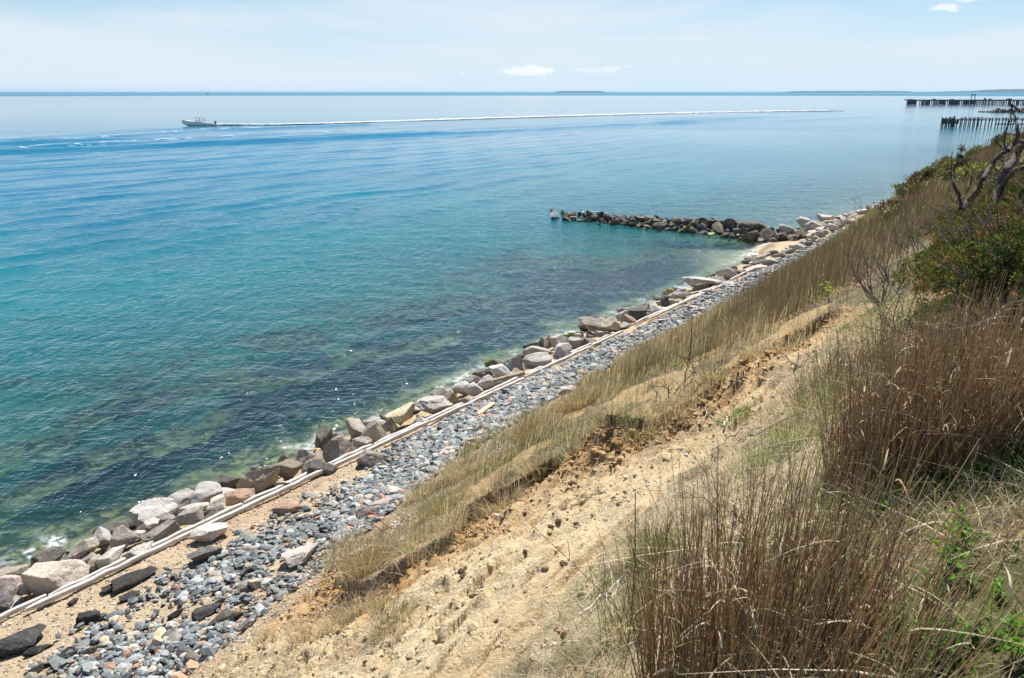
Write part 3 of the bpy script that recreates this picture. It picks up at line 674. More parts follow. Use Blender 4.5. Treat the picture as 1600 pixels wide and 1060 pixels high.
# groin: three rows of dark rocks running out to sea at s = 61
def groin_row(tr, ds_, h, n, size, words, rs):
    random.seed(rs)
    for i in range(n):
        f = (i + random.uniform(-.25, .25)) / (n - 1)
        t = -20.3 + f * 21.2
        s = 61.6 + ds_ + random.uniform(-.18, .18) + .8 * math.sin(f * 3)
        sz = size * random.uniform(.6, 1.5) * (.62 + .5 * f)
        x, y = to_xy(s, t)
        nth = ['first', 'second', 'third', 'fourth', 'fifth', 'sixth', 'seventh', 'eighth', 'ninth', 'tenth', 'eleventh', 'twelfth', 'thirteenth', 'fourteenth', 'fifteenth', 'sixteenth', 'seventeenth', 'eighteenth', 'nineteenth', 'twentieth', 'twenty first', 'twenty second', 'twenty third', 'twenty fourth', 'twenty fifth', 'twenty sixth', 'twenty seventh', 'twenty eighth', 'twenty ninth', 'thirtieth', 'thirty first', 'thirty second', 'thirty third', 'thirty fourth'][i]
        al = tr == 0 and i in (n - 6, n - 9, n - 12, 5)
        o = filler(s, t, sz * .88, 'algae' if al else ('light' if (tr == 2 and i > n - 3) else 'groin'), f"{'algae patched' if al else 'dark'} groin boulder, {nth} from the sea, {words}", 'boulders of the rock groin', 0, sq=(1.1, .95, .8))
        o.location.z = -.14 + h * .82 * (.45 + .6 * f) + o.scale[2] * .42
groin_row(0, -1.9, .0, 27, .50, 'near bottom row', 1)
groin_row(1, -1.1, .32, 28, .50, 'near middle row', 2)
groin_row(2, -.2, .72, 27, .54, 'top row', 3)
groin_row(3, .9, .30, 22, .55, 'far side row', 4)
random.seed(77)
for i in range(70):
    f = random.random(); o = filler(61.4 + random.uniform(-2., 1.4), -20.3 + 21 * f, random.uniform(.16, .32), random.choice(['groin', 'groin', 'brown', 'dark']), 'small rock lodged among the boulders of the rock groin', 'small rocks of the rock groin', 0, 'small_rock', 'rock'); o.location.z = random.uniform(-.05, .25 + .55 * f)
for u, v, sz, lb in ((866, 332, .42, 'low dark rock awash beyond the groin tip, farthest out'), (861, 335, .3, 'small wet rock in front of the farthest awash rock'), (881, 333, .36, 'flat dark rock between the groin tip and the awash rocks'), (872, 341, .15, 'tiny wet rock alone in the water before the groin tip')):
    d = ray(u, v); kk = EYE / -d[2]; a, b = to_st(d[0] * kk, d[1] * kk); o = filler(a, b, sz * 1.3, 'groin', lb, None); o.location.z = .0
# cobbles
CM = NT('cobble'); oi = CM.n('ObjectInfo').outputs['Random']; oc = CM.n('NewGeometry').outputs['Position']
ramp = CM.n('ValToRGB', {0: oi}); cr = ramp.color_ramp; cr.interpolation = 'CONSTANT'
pal = [(.0, (.205, .225, .225)), (.18, (.12, .135, .14)), (.34, (.33, .35, .35)), (.50, (.165, .185, .185)), (.64, (.075, .08, .085)), (.72, (.40, .41, .40)), (.80, (.27, .24, .20)), (.88, (.47, .39, .29)), (.955, (.42, .24, .15))]
cr.elements[0].color = (*pal[0][1], 1); cr.elements[1].position = .18; cr.elements[1].color = (*pal[1][1], 1)
for ps, cc in pal[2:]: e = cr.elements.new(ps); e.color = (*cc, 1)
n_ = CM.noise(14., 5., .65, oc)
cc_ = CM.mix(CM.map(n_, .3, .7), CM.mix(1., ramp.outputs[0], (.7, .7, .7), 'MULTIPLY'), CM.mix(1., ramp.outputs[0], (1.25, 1.25, 1.25), 'MULTIPLY'))
p = CM.n('BsdfPrincipled', {'Base Color': cc_, 'Roughness': .7, 'Specular IOR Level': .35}); CM.t.links.new(CM.bump(n_, .4, .02), p.inputs['Normal'])
M_COB = CM.done(p.outputs[0])
CS = NT('cobble_field'); at = CS.attr('Col').outputs[0]; oc = CS.n('NewGeometry').outputs['Position']; n_ = CS.noise(14., 5., .65, oc)
cc_ = CS.mix(CS.map(n_, .3, .7), CS.mix(1., at, (.7, .7, .7), 'MULTIPLY'), CS.mix(1., at, (1.25, 1.25, 1.25), 'MULTIPLY'))
p = CS.n('BsdfPrincipled', {'Base Color': cc_, 'Roughness': .7, 'Specular IOR Level': .35}); CS.t.links.new(CS.bump(n_, .4, .02), p.inputs['Normal'])
M_COBS = CS.done(p.outputs[0])
def cob_density(s, t):
    tt = toe(s); q = (t - 3.7) / np.maximum(tt - 3.7, .4)
    d = sstep(.0, .12, q) * sstep(1.12, .95, q) * (.7 + .3 * sstep(-.3, .1, fbm2(s * 1.1, t * 1.1, 3, 133)))
    sandy = sstep(15.5, 11, s + (q - .5) * 7)                    # the sandy corner close by
    patch = sstep(-.40, .42, fbm2(s * .55, t * .55, 3, 131) + .5 * (q - .55))
    d = d * (1 - sandy + sandy * patch * .8 * sstep(.12, .6, q))
    d = d * (.55 + .45 * sstep(5.5, 9.5, s + .8 * fbm2(s, t, 2, 134)))
    hole = np.exp(-((s - 13.2) / 1.3) ** 2 - ((t - 4.6) / .6) ** 2)
    return d * (1 - .75 * hole)
N = 105000
cs = rng.uniform(1.5, 66, N) ** 1.0; cs = np.where(rng.random(N) < .45, rng.uniform(1.5, 24, N), cs)
ct_ = rng.uniform(3.5, 11, N); keep = rng.random(N) < cob_density(cs, ct_); cs, ct_ = cs[keep], ct_[keep]
csz = .016 + .032 * rng.lognormal(0, .58, len(cs)); csz = np.minimum(csz, .15) * (1 + .004 * cs)
cx, cy = to_xy(cs, ct_); cz = ground_z(cx, cy)
cdist = np.hypot(cx, cy); vis = (np.abs(np.arctan2(cx, cy)) < R(33.5)) & (cy > 11.5)
proj_v = 530 + 1244 * ((EYE - cz) * CT - cy * ST) / ((EYE - cz) * ST + cy * CT); vis &= proj_v < 1065
app = np.where(vis, csz / cdist, 0); order = np.argsort(-app)
big = order[:295]; rest = order[295:]
cob_shapes = [rock_shape(2, 500 + i, 8, .45, .85) for i in range(12)]
cob_mesh = [mesh_np('cobble', v, ICO[2][1], M_COB, smooth=False, link=False) for v in cob_shapes]
for i in big:
    o = bpy.data.objects.new('cobble', random.choice(cob_mesh)); C.objects.link(o)
    z_ = csz[i]; o.scale = (z_ * random.uniform(1., 1.5), z_ * random.uniform(.75, 1.), z_ * random.uniform(.4, .65))
    o.rotation_euler = (random.uniform(-.25, .25), random.uniform(-.25, .25), random.uniform(0, 6.28))
    o.location = (cx[i], cy[i], cz[i] + o.scale[2] * .55)
    tag(o, 'angular cobble on the beach between the white timbers and the foot of the bluff', 'cobble', 'loose cobbles of the beach')
V1, F1 = ICO[1]; shp = np.stack([rock_shape(1, 700 + i, 6, .5, .9) for i in range(16)])
n = len(rest); sh = shp[rng.integers(0, 16, n)] * (csz[rest] * rng.uniform(1., 1.5, n))[:, None, None]
sh[:, :, 1] *= rng.uniform(.55, .85, n)[:, None]; sh[:, :, 2] *= rng.uniform(.35, .6, n)[:, None]
a = rng.uniform(0, 6.28, n); ca, sa = np.cos(a)[:, None], np.sin(a)[:, None]
tx = rng.uniform(-.35, .35, n)[:, None]; ty = rng.uniform(-.35, .35, n)[:, None]
vx = sh[:, :, 0] * ca - sh[:, :, 1] * sa; vy = sh[:, :, 0] * sa + sh[:, :, 1] * ca; vz = sh[:, :, 2] + vx * tx + vy * ty
pile = rng.uniform(0, .07, n)
VV = np.stack([vx + cx[rest][:, None], vy + cy[rest][:, None], vz + (cz[rest] + csz[rest] * .22 + pile)[:, None]], -1)
FF = F1[None] + (np.arange(n) * len(V1))[:, None, None]
pc = np.array([c_ for _, c_ in pal]); edges = np.array([q_ for q_, _ in pal]); ci_ = np.searchsorted(edges, rng.random(n), 'right') - 1
cl = pc[ci_] * rng.uniform(.8, 1.2, n)[:, None]
o = mesh_np('cobbles', VV.reshape(-1, 3), FF.reshape(-1, 3), M_COBS, np.repeat(cl, len(V1), 0))
tag(o, 'dense band of slate blue and grey cobbles along the foot of the bluff', 'cobbles', kind='stuff')
# grit and shingle on the sandy corner, and pebbles spilt on the bare slope
N = 9000
gs = rng.uniform(1.5, 16, N); gt = rng.uniform(2.6, 9.5, N); gsz = rng.uniform(.008, .03, N)
N2 = 2600; gs = np.r_[gs, rng.uniform(1, 13, N2)]; gt = np.r_[gt, rng.uniform(11, 17.2, N2)]; gsz = np.r_[gsz, rng.lognormal(-4.9, .5, N2)]
gx, gy = to_xy(gs, gt); gz_ = ground_z(gx, gy); n = len(gs)
sh = shp[rng.integers(0, 16, n)] * gsz[:, None, None] * np.array([1.2, .9, .6])
a = rng.uniform(0, 6.28, n); ca, sa = np.cos(a)[:, None], np.sin(a)[:, None]
VV = np.stack([sh[:, :, 0] * ca - sh[:, :, 1] * sa + gx[:, None], sh[:, :, 0] * sa + sh[:, :, 1] * ca + gy[:, None], sh[:, :, 2] + (gz_ + gsz * .3)[:, None]], -1)
FF = F1[None] + (np.arange(n) * len(V1))[:, None, None]
cl = np.array([(.45, .38, .30), (.30, .31, .31), (.55, .40, .26), (.62, .58, .52), (.14, .14, .14), (.42, .26, .16)])[rng.integers(0, 6, n)]
o = mesh_np('shingle', VV.reshape(-1, 3), FF.reshape(-1, 3), M_COBS, np.repeat(cl, len(V1), 0))
tag(o, 'fine shingle scattered over the beach sand and bare slope', 'shingle', kind='stuff')
# ------------------------------------------------------------------ timbers and drift
TM = NT('weathered_timber'); tcx = TM.n('TexCoord').outputs['Object']
mp = TM.n('Mapping', {'Vector': tcx, 'Scale': (1.2, 22., 22.)}).outputs[0]; g = TM.noise(1.6, 5., .65, mp); g2 = TM.noise(1.1, 3., .6, tcx)
c = TM.mix(TM.map(g, .35, .6), (.36, .33, .29), (.72, .70, .66)); c = TM.mix(TM.math('MULTIPLY', TM.map(g2, .60, .72), .6), c, (.42, .26, .15))
p = TM.n('BsdfPrincipled', {'Base Color': c, 'Roughness': .85, 'Specular IOR Level': .2}); TM.t.links.new(TM.bump(g, .8, .02), p.inputs['Normal'])
M_TIM = TM.done(p.outputs[0])
M_BOARD = simple_mat('pale_board', (.56, .44, .28), .8, 6., .2, .4)
M_DRIFT = simple_mat('driftwood', (.36, .29, .21), .9, 9., .35, .6)
def beam_mesh(name, L, wd, ht, mat, seed, segs=14, rag=.012):
    r = np.random.default_rng(seed); bm = bmesh.new(); rings = []
    for i in range(segs + 1):
        x = (i / segs - .5) * L; jy, jz = r.normal() * rag, r.normal() * rag; k = r.uniform(.93, 1.05)
        e = .7 if i in (0, segs) else 1
        pts = [(-.5, -.38), (-.38, -.5), (.38, -.5), (.5, -.38), (.5, .38), (.38, .5), (-.38, .5), (-.5, .38)]
        rings.append([bm.verts.new((x + r.normal() * .01, a * wd * k * e + jy, b * ht * k * e + jz)) for a, b in pts])
    for a, b in zip(rings, rings[1:]):
        for i in range(8): bm.faces.new((a[i], a[(i + 1) % 8], b[(i + 1) % 8], b[i]))
    bm.faces.new(rings[0][::-1]); bm.faces.new(rings[-1])
    bmesh.ops.recalc_face_normals(bm, faces=bm.faces)
    me = bpy.data.meshes.new(name); bm.to_mesh(me); bm.free(); me.materials.append(mat)
    o = bpy.data.objects.new(name, me); C.objects.link(o); return o
def beam_between(o, a, b):
    a, b = Vector(a), Vector(b); d = b - a; o.location = (a + b) / 2; o.rotation_euler = (0, -math.atan2(d.z, math.hypot(d.x, d.y)), math.atan2(d.y, d.x))
def gz1(s, t):
    x, y = to_xy(s, t); return float(np.mean(base_z(np.array([s]), np.array([t]))))
NTH = ['nearest', 'second nearest', 'third', 'fourth', 'fifth', 'sixth', 'seventh', 'eighth', 'ninth', 'tenth', 'eleventh', 'farthest']
rowsT = [('seaward', 3.20, [(1.0, 5.6), (5.65, 10.4), (10.45, 14.9), (14.95, 19.6), (19.65, 24.6), (24.65, 29.3), (31.2, 35.6), (35.7, 40.3), (42.2, 46.4)]),
         ('landward', 3.47, [(1.2, 4.5), (5.1, 8.9), (8.95, 13.0), (13.05, 17.1), (17.15, 22.2), (22.25, 26.9), (26.95, 29.6), (32.0, 36.9), (37.0, 41.3)])]
random.seed(3)
for rn, t0, segs_ in rowsT:
    for i, (a, b) in enumerate(segs_):
        ja, jb = random.uniform(-.035, .035), random.uniform(-.035, .035); off = .012 * (a - 15) * .2
        o = beam_mesh('timber', b - a, .10, .11, M_TIM, i + (50 if rn == 'seaward' else 80), rag=.008)
        pa, pb = to_xy(a, t0 + ja), to_xy(b, t0 + jb)
        beam_between(o, (*pa, gz1(a, t0) + .11 + random.uniform(-.02, .03)), (*pb, gz1(b, t0) + .11 + random.uniform(-.02, .03)))
        tag(o, f'long weathered white timber, {NTH[i]} piece of the {rn} of two parallel lines' if i < 8 else f'long weathered white timber, last far piece of the {rn} line', 'timber', 'white timbers laid in two lines between boulders and beach')
def lay(name, u1, v1, u2, v2, wd, ht, mat, label, cat, lift=.05, seed=1):
    a, _ = hit(u1, v1); b, _ = hit(u2, v2); a[2] = ground_z(a[0], a[1]) + lift; b[2] = ground_z(b[0], b[1]) + lift
    o = beam_mesh(name, (Vector(a) - Vector(b)).length, wd, ht, mat, seed, 6, .005); beam_between(o, a, b); return tag(o, label, cat)
lay('board', 747, 655, 771, 638, .17, .04, M_BOARD, 'short pale plank lying loose on the cobbles', 'board', .16)
lay('driftwood_log', 772, 605, 820, 592, .14, .13, M_DRIFT, 'grey brown driftwood log behind the timbers among the boulders', 'driftwood', .25)
lay('board', 1100, 505, 1125, 497, .2, .05, M_DRIFT, 'short brown plank lying on the far cobbles', 'board', .15)
lay('board', 632, 853, 602, 876, .07, .03, simple_mat('bleached_board', (.50, .54, .52), .8, 6., .2, .4), 'bleached greenish grey board sticking from the tussocks', 'board', .12)
lay('driftwood_stick', 488, 893, 512, 877, .035, .035, M_DRIFT, 'thin brown stick at the foot of the straw slope', 'driftwood', .14)
lay('driftwood_plank', 372, 995, 402, 968, .10, .05, simple_mat('dark_driftwood', (.12, .115, .11), .9, 9., .35, .6), 'dark split plank leaning on the straw slope', 'driftwood', .1)
lay('board', 60, 955, 105, 927, .06, .03, M_DRIFT, 'narrow splintered lath landward of the nearest timbers', 'board', .05)
def tube_curve(name, pts, rad, mat, parent=None, sides=5):
    """tapered limb through points [(x,y,z)], radius list or number"""
    P = np.array(pts, float); n = len(P); rr = np.full(n, rad) if np.isscalar(rad) else np.array(rad)
    T = np.gradient(P, axis=0); T /= np.linalg.norm(T, axis=1)[:, None] + 1e-9
    up = np.where(np.abs(T[:, 2:3]) > .9, [[1., 0, 0]], [[0, 0, 1.]]); A = np.cross(T, up); A /= np.linalg.norm(A, axis=1)[:, None]; Bv = np.cross(T, A)
    an = np.arange(sides) / sides * 2 * PI
    V = P[:, None] + rr[:, None, None] * (np.cos(an)[None, :, None] * A[:, None] + np.sin(an)[None, :, None] * Bv[:, None])
    i = np.arange(n - 1)[:, None] * sides; j = np.arange(sides)[None]; j2 = (j + 1) % sides
    return V.reshape(-1, 3), np.stack([i + j, i + j2, i + sides + j2, i + sides + j], -1).reshape(-1, 4)
class Tubes:
    def __init__(s): s.V, s.F, s.n = [], [], 0
    def add(s, pts, rad, sides=4):
        v, f = tube_curve('', pts, rad, None, sides=sides); s.V.append(v); s.F.append(f + s.n); s.n += len(v)
    def build(s, name, mat, parent=None, col=None, smooth=True): return mesh_np(name, np.concatenate(s.V), np.concatenate(s.F), mat, smooth=smooth, parent=parent)
# orange wires
M_WIRE = simple_mat('orange_rope', (.50, .15, .05), .6, 10., .15, 0)
for k, (u1, v1, u2, v2) in enumerate([(577, 856, 612, 845), (582, 862, 606, 850)]):
    a, _ = hit(u1, v1); b, _ = hit(u2, v2); tb = Tubes()
    pts = [(a[0] + (b[0] - a[0]) * f, a[1] + (b[1] - a[1]) * f, max(ground_z(a[0], a[1]), ground_z(b[0], b[1])) + .22 + .06 * math.sin(f * 5 + k)) for f in np.linspace(0, 1, 8)]
    tb.add(pts, .012, 5); o = tb.build('wire', M_WIRE)
    tag(o, ['rust orange wire arching above the other by the grass edge slab', 'rust orange wire, lower of two under the pale pointed slab'][k], 'wire', 'orange wires at the grass edge')
# ------------------------------------------------------------------ motor boat
def loft(sections, close_ends=True):
    bm = bmesh.new(); rg_ = [[bm.verts.new(p) for p in s] for s in sections]; n = len(rg_[0])
    for a, b in zip(rg_, rg_[1:]):
        for i in range(n - 1): bm.faces.new((a[i], a[i + 1], b[i + 1], b[i]))
    if close_ends:
        for q in (rg_[0], rg_[-1]):
            try: bm.faces.new(q)
            except Exception: pass
    bmesh.ops.remove_doubles(bm, verts=bm.verts, dist=1e-4); bmesh.ops.recalc_face_normals(bm, faces=bm.faces); return bm
def bm_obj(name, bm, mat, parent=None, smooth=False):
    me = bpy.data.meshes.new(name); bm.to_mesh(me); bm.free(); me.materials.append(mat)
    for p_ in me.polygons: p_.use_smooth = smooth
    o = bpy.data.objects.new(name, me); C.objects.link(o); o.parent = parent; return o
def box_bm(bm, x0, x1, y0, y1, z0, z1, bev=0.):
    r = bmesh.ops.create_cube(bm, size=1.); vs_ = r['verts']
    bmesh.ops.scale(bm, verts=vs_, vec=(x1 - x0, y1 - y0, z1 - z0)); bmesh.ops.translate(bm, verts=vs_, vec=((x0 + x1) / 2, (y0 + y1) / 2, (z0 + z1) / 2))
    if bev: bmesh.ops.bevel(bm, geom=list({e for v in vs_ for e in v.link_edges}), offset=bev, segments=2, affect='EDGES')
def box_obj(name, dims, mat, parent=None, bev=.02):
    bm = bmesh.new(); box_bm(bm, *dims, bev); return bm_obj(name, bm, mat, parent)
M_GEL = simple_mat('white_gelcoat', (.78, .79, .78), .25, 2., .04, 0, spec=.5)
M_BOTTOM = simple_mat('grey_hull', (.76, .80, .80), .4, 2., .1, 0)
M_BLACK = simple_mat('black_plastic', (.02, .02, .025), .4, 2., .1, 0)
M_GLASS = simple_mat('tinted_screen', (.05, .08, .10), .1, 2., .05, 0, spec=.6)
M_SKINC = simple_mat('skin', (.45, .28, .2), .6, 4., .05, 0)
M_NAVY = simple_mat('navy_cloth', (.02, .03, .07), .9, 8., .2, 0)
def make_boat():
    b = empty('motor_boat')
    hull, rail = [], []
    for i in range(15):
        f = i / 14; x = 5.2 - 10.4 * f; half = 1.45 * (1 - (1 - min(1, f * 1.9)) ** 2.1) if f < .53 else 1.45
        half = max(half, .03); keel = -.35 + 1.05 * max(0, 1 - f * 4.2) ** 1.5; sheer = 1.0 + .75 * (1 - f) ** 2.2; ch = .12 + .75 * max(0, 1 - f * 3.) ** 1.3
        ch = max(keel, ch)
        hull.append([(x, -half, sheer), (x, -half * .93, (sheer + ch) / 2), (x, -half * .8, ch), (x, 0, keel), (x, half * .8, ch), (x, half * .93, (sheer + ch) / 2), (x, half, sheer)])
        rail.append((x, half, sheer))
    bm_obj('hull', loft(hull), M_BOTTOM, b, True)
    tb = Tubes()
    for sg in (-1, 1): tb.add([(x, sg * h_, z) for x, h_, z in rail], .17, 8)
    tb.build('tube_collar', M_GEL, b)
    bm = bmesh.new(); vs_ = [bm.verts.new((x, h_, z - .28)) for x, h_, z in rail] + [bm.verts.new((x, -h_, z - .28)) for x, h_, z in rail[::-1]]; bm.faces.new(vs_)
    bm_obj('deck', bm, M_GEL, b)
    box_obj('console', (-.1, .9, -.45, .45, .7, 1.75), M_GEL, b, .05)
    box_obj('windscreen', (.62, .68, -.42, .42, 1.75, 2.15), M_GLASS, b, .01)
    box_obj('seat', (-1.5, -.75, -.5, .5, .7, 1.45), M_BLACK, b, .05)
    box_obj('canopy', (-1.5, 1.05, -.85, .85, 2.72, 2.90), M_GEL, b, .04)
    for px, py in ((.75, .55), (.75, -.55), (-1.0, .55), (-1.0, -.55)):
        tb = Tubes(); tb.add([(px, py, .72), (px, py * 1.05, 1.7), (px - .05, py * 1.1, 2.73)], .035, 6); tb.build('canopy_post', M_GEL, b)
    for py in (-.42, .42):
        e = box_obj('outboard_motor', (-5.95, -5.25, py - .24, py + .24, 1.0, 1.75), M_BLACK, b, .1)
        box_obj('motor_leg', (-5.7, -5.4, py - .09, py + .09, -.3, 1.02), M_BLACK, e, .03)
    return b
def person(loc, rz, label, shirt, seat=False):
    """one continuous skinned body"""
    J = [(0, 0, .92), (0, 0, 1.18), (0, 0, 1.42), (.02, 0, 1.56), (.04, 0, 1.70), (.05, 0, 1.78)]; Rr_ = [.15, .14, .17, .065, .10, .07]; E_ = [(0, 1), (1, 2), (2, 3), (3, 4), (4, 5)]
    def ch(root, pts, rr):
        k = root
        for p_, r_ in zip(pts, rr): J.append(p_); Rr_.append(r_); E_.append((k, len(J) - 1)); k = len(J) - 1
    for sg in (-1, 1):
        ch(2, [(0, sg * .2, 1.40), (.08, sg * .24, 1.12), (.32, sg * .2, 1.08), (.42, sg * .17, 1.10)], [.06, .048, .036, .03])
        if seat: ch(0, [(.05, sg * .1, .88), (.45, sg * .12, .86), (.48, sg * .12, .45), (.6, sg * .12, .42)], [.09, .075, .05, .04])
        else: ch(0, [(0, sg * .1, .86), (.04, sg * .11, .48), (0, sg * .12, .08), (.12, sg * .12, .05)], [.09, .065, .045, .04])
    me = bpy.data.meshes.new('person'); me.from_pydata(J, E_, []); o = bpy.data.objects.new('person', me); C.objects.link(o)
    sk = o.modifiers.new('skin', 'SKIN'); sb = o.modifiers.new('sub', 'SUBSURF'); sb.levels = sb.render_levels = 1
    for i, r_ in enumerate(Rr_): me.skin_vertices[0].data[i].radius = (r_, r_)
    me.skin_vertices[0].data[0].use_root = True
    dg = bpy.context.evaluated_depsgraph_get(); me2 = bpy.data.meshes.new_from_object(o.evaluated_get(dg)); o.modifiers.clear(); o.data = me2
    me2.materials.clear(); me2.materials.append(M_SKINC); me2.materials.append(shirt)
    for p_ in me2.polygons: p_.use_smooth = True; p_.material_index = 0 if p_.center.z > 1.5 or (abs(p_.center.x) > .3 and .95 < p_.center.z < 1.2) else 1
    bm = bmesh.new(); bmesh.ops.create_uvsphere(bm, u_segments=10, v_segments=6, radius=.115); bmesh.ops.translate(bm, verts=bm.verts, vec=(.03, 0, 1.76)); h_ = bm_obj('hair', bm, M_BLACK, o, True)
    o.location = loc; o.rotation_euler = (0, 0, rz); return tag(o, label, 'person')
d = ray(310, 197.5); k = EYE / -d[2]; bx, by = d[0] * k, d[1] * k
boat = make_boat(); HEAD = math.atan2(-.42, -1.0); boat.location = (bx, by, .12); boat.rotation_euler = (0, R(-3), HEAD); boat.scale = (.95, .95, .95)
tag(boat, 'white open motor boat with canopy and dark outboards speeding left ahead of its wake', 'boat')
def onboat(x, y, z): v = Vector((x * .95, y * .95, z * .95)); v.rotate(Matrix.Rotation(HEAD, 3, 'Z')); return (bx + v.x, by + v.y, .12 + v.z)
person(onboat(-.55, .1, .72), HEAD, 'person in dark clothes steering under the boat canopy', M_NAVY)
person(onboat(-2.1, -.3, .72), HEAD, 'person in dark clothes standing behind the boat helm', M_BLACK)
# spray and foam trail: heaped flecks on the water
M_FOAM = NT('foam'); p = M_FOAM.n('BsdfPrincipled', {'Base Color': (.86, .88, .88, 1), 'Roughness': .7, 'Specular IOR Level': .2}); M_FOAM = M_FOAM.done(M_FOAM.n('MixShader', {0: .3, 1: p.outputs[0], 2: M_FOAM.n('BsdfTranslucent', {'Color': (.9, .92, .92, 1)}).outputs[0]}).outputs[0])
Wp = np.array(WAKE); seg = np.r_[0, np.cumsum(np.hypot(*np.diff(Wp, axis=0).T))]
n = 26000; q = rng.random(n) ** 1.35 * seg[-1] * .99
wx_ = np.interp(q, seg, Wp[:, 0]); wy_ = np.interp(q, seg, Wp[:, 1])
wid = 1.9 + q * .024; dens = 1.15 * np.exp(-q / 230); keep = (rng.random(n) < dens) 
nx_, ny_ = np.interp(q, seg, np.gradient(Wp[:, 1])), -np.interp(q, seg, np.gradient(Wp[:, 0])); nl = np.hypot(nx_, ny_); off = rng.normal(0, 1, n) * wid * .55
wx_ += nx_ / nl * off; wy_ += ny_ / nl * off; wx_, wy_, q = wx_[keep], wy_[keep], q[keep]; n = len(q)
sz = rng.uniform(.15, .5, n) * (1 + q * .003)
sz *= np.where(q < 14, 1.5, 1)
sh = shp[rng.integers(0, 16, n)] * sz[:, None, None] * np.array([1.6, 1.3, .16]); hz_ = np.where(q < 20, rng.random(n) * .55 * (1 - q / 22), 0)
VV = np.stack([sh[:, :, 0] + wx_[:, None], sh[:, :, 1] + wy_[:, None], sh[:, :, 2] + (.16 + hz_)[:, None]], -1); FF = F1[None] + (np.arange(n) * len(V1))[:, None, None]
tag(mesh_np('wake_foam', VV.reshape(-1, 3), FF.reshape(-1, 3), M_FOAM, smooth=True), 'white foam trail stretching right behind the speeding motor boat', 'foam', kind='stuff')
# splash along the hull
# ------------------------------------------------------------------ far shore, piers, far groin, buoy
M_FAR = simple_mat('far_woods', (.018, .034, .040), .95, .02, .4, 0)
def ridge_land(name, x0, x1, y, dep_, hmax, seed, label, fall=(.15, .15), nx=160):
    xs = np.linspace(x0, x1, nx); ys = np.linspace(0, 1, 9); Xg, Yg = np.meshgrid(xs, ys); f = (Xg - x0) / (x1 - x0)
    env = sstep(0, fall[0], f) * (sstep(1, 1 - fall[1], f) if fall[1] else 1)
    hh = hmax * env * (.62 + .5 * fbm2(Xg * .0016, Yg * 2, 4, seed) + .12 * fbm2(Xg * .02, Yg * 3, 2, seed + 1)) * np.sin(np.pi * np.clip(Yg, .0, 1)) ** .5
    i = np.arange(8)[:, None] * nx + np.arange(nx - 1)[None]; Fc = np.stack([i, i + 1, i + nx + 1, i + nx], -1).reshape(-1, 4)
    o = mesh_np(name, np.stack([Xg.ravel(), (y + Yg * dep_).ravel(), hh.ravel() - 1.], -1), Fc, M_FAR, smooth=True); return tag(o, label, kind='structure')
def fx(u, Y_): return (u - 800) / 1244 * (Y_ * CT + 3.3)
YF = 8200
ridge_land('island', fx(863, YF), fx(952, YF), YF, 500, 27, 201, 'low dark wooded island on the horizon near the middle')
ridge_land('hills', fx(1205, YF), fx(1420, YF), YF - 300, 700, 18, 203, 'thin far shore on the horizon right of the island', (.2, 0.02))
ridge_land('hills', fx(1390, YF), fx(2300, YF), YF - 900, 1500, 38, 205, 'long low wooded shore along the right horizon', (.22, .2), 260)
M_PILE = simple_mat('dark_pile_wood', (.045, .04, .038), .9, 3., .4, 0)
M_PDECK = simple_mat('grey_pier_deck', (.16, .155, .15), .9, 1., .3, 0)
M_RED = simple_mat('faded_red_paint', (.35, .07, .05), .7, 1., .1, 0)
def pile(par, x, y, z1, r=.18, name='pile', lean=0., mat=None):
    tb = Tubes(); tb.add([(x + lean, y, -3.), (x, y, z1)], [r * 1.05, r], 7); o = tb.build(name, mat or M_PILE, par, smooth=False)
    bm = bmesh.new(); bm.from_mesh(o.data); bmesh.ops.holes_fill(bm, edges=[e for e in bm.edges if e.is_boundary]); bm.to_mesh(o.data); bm.free(); return o
# nearer timber pier
YB = 268.; xB0 = fx(1475, YB - 2); pier = empty('ruined_timber_pier'); tag(pier, 'ruined timber pier of dark piles, nearer of the two piers at right', 'pier')
def bxo(name, x0, x1, y0, y1, z0, z1, mt=None, par=pier): return box_obj(name, (x0, x1, y0, y1, z0, z1), mt or M_PILE, par, .03)
random.seed(21)
for i in range(9): pile(pier, xB0 + i * .62, YB + random.uniform(-.2, .2), random.uniform(2.4, 3.1), .2)
for i in range(6): bxo('plank', xB0 + .1 + i * .9, xB0 + .95 + i * .9, YB - .34, YB - .24, .9, 2.0 + random.uniform(0, .5))
for i in range(3): pile(pier, xB0 + 3.2 + i * .7, YB + 1.3, random.uniform(2.8, 3.4), .26)
x = xB0 + 6.2; i = 0
while x < xB0 + 44:
    lean = random.uniform(-.35, .1)
    pile(pier, x, YB, 2.9 + random.uniform(-.2, .3), .17, lean=lean)
    if random.random() < .8: pile(pier, x + .45, YB + 2.4, 2.7 + random.uniform(-.3, .3), .17, lean=lean)
    bxo('cross_beam', x - .12, x + .12, YB - .3, YB + 2.7, 2.15, 2.4)
    x += 1.35 if i < 6 else random.uniform(1.7, 2.2); i += 1
for j in range(6):
    bxo('rail', xB0 + 5.4 + j * 6.4, xB0 + 11.7 + j * 6.4, YB - .42, YB - .24, 2.72 - j * .04, 2.86 - j * .04)
    bxo('rail', xB0 + 5.4 + j * 6.4, xB0 + 11.7 + j * 6.4, YB - .42, YB - .24, 1.9, 2.02)
for j in range(3): bxo('waler', xB0 + 17.5 + j * 6.5, xB0 + 23.9 + j * 6.5, YB - .5, YB - .3, .65, 1.0)
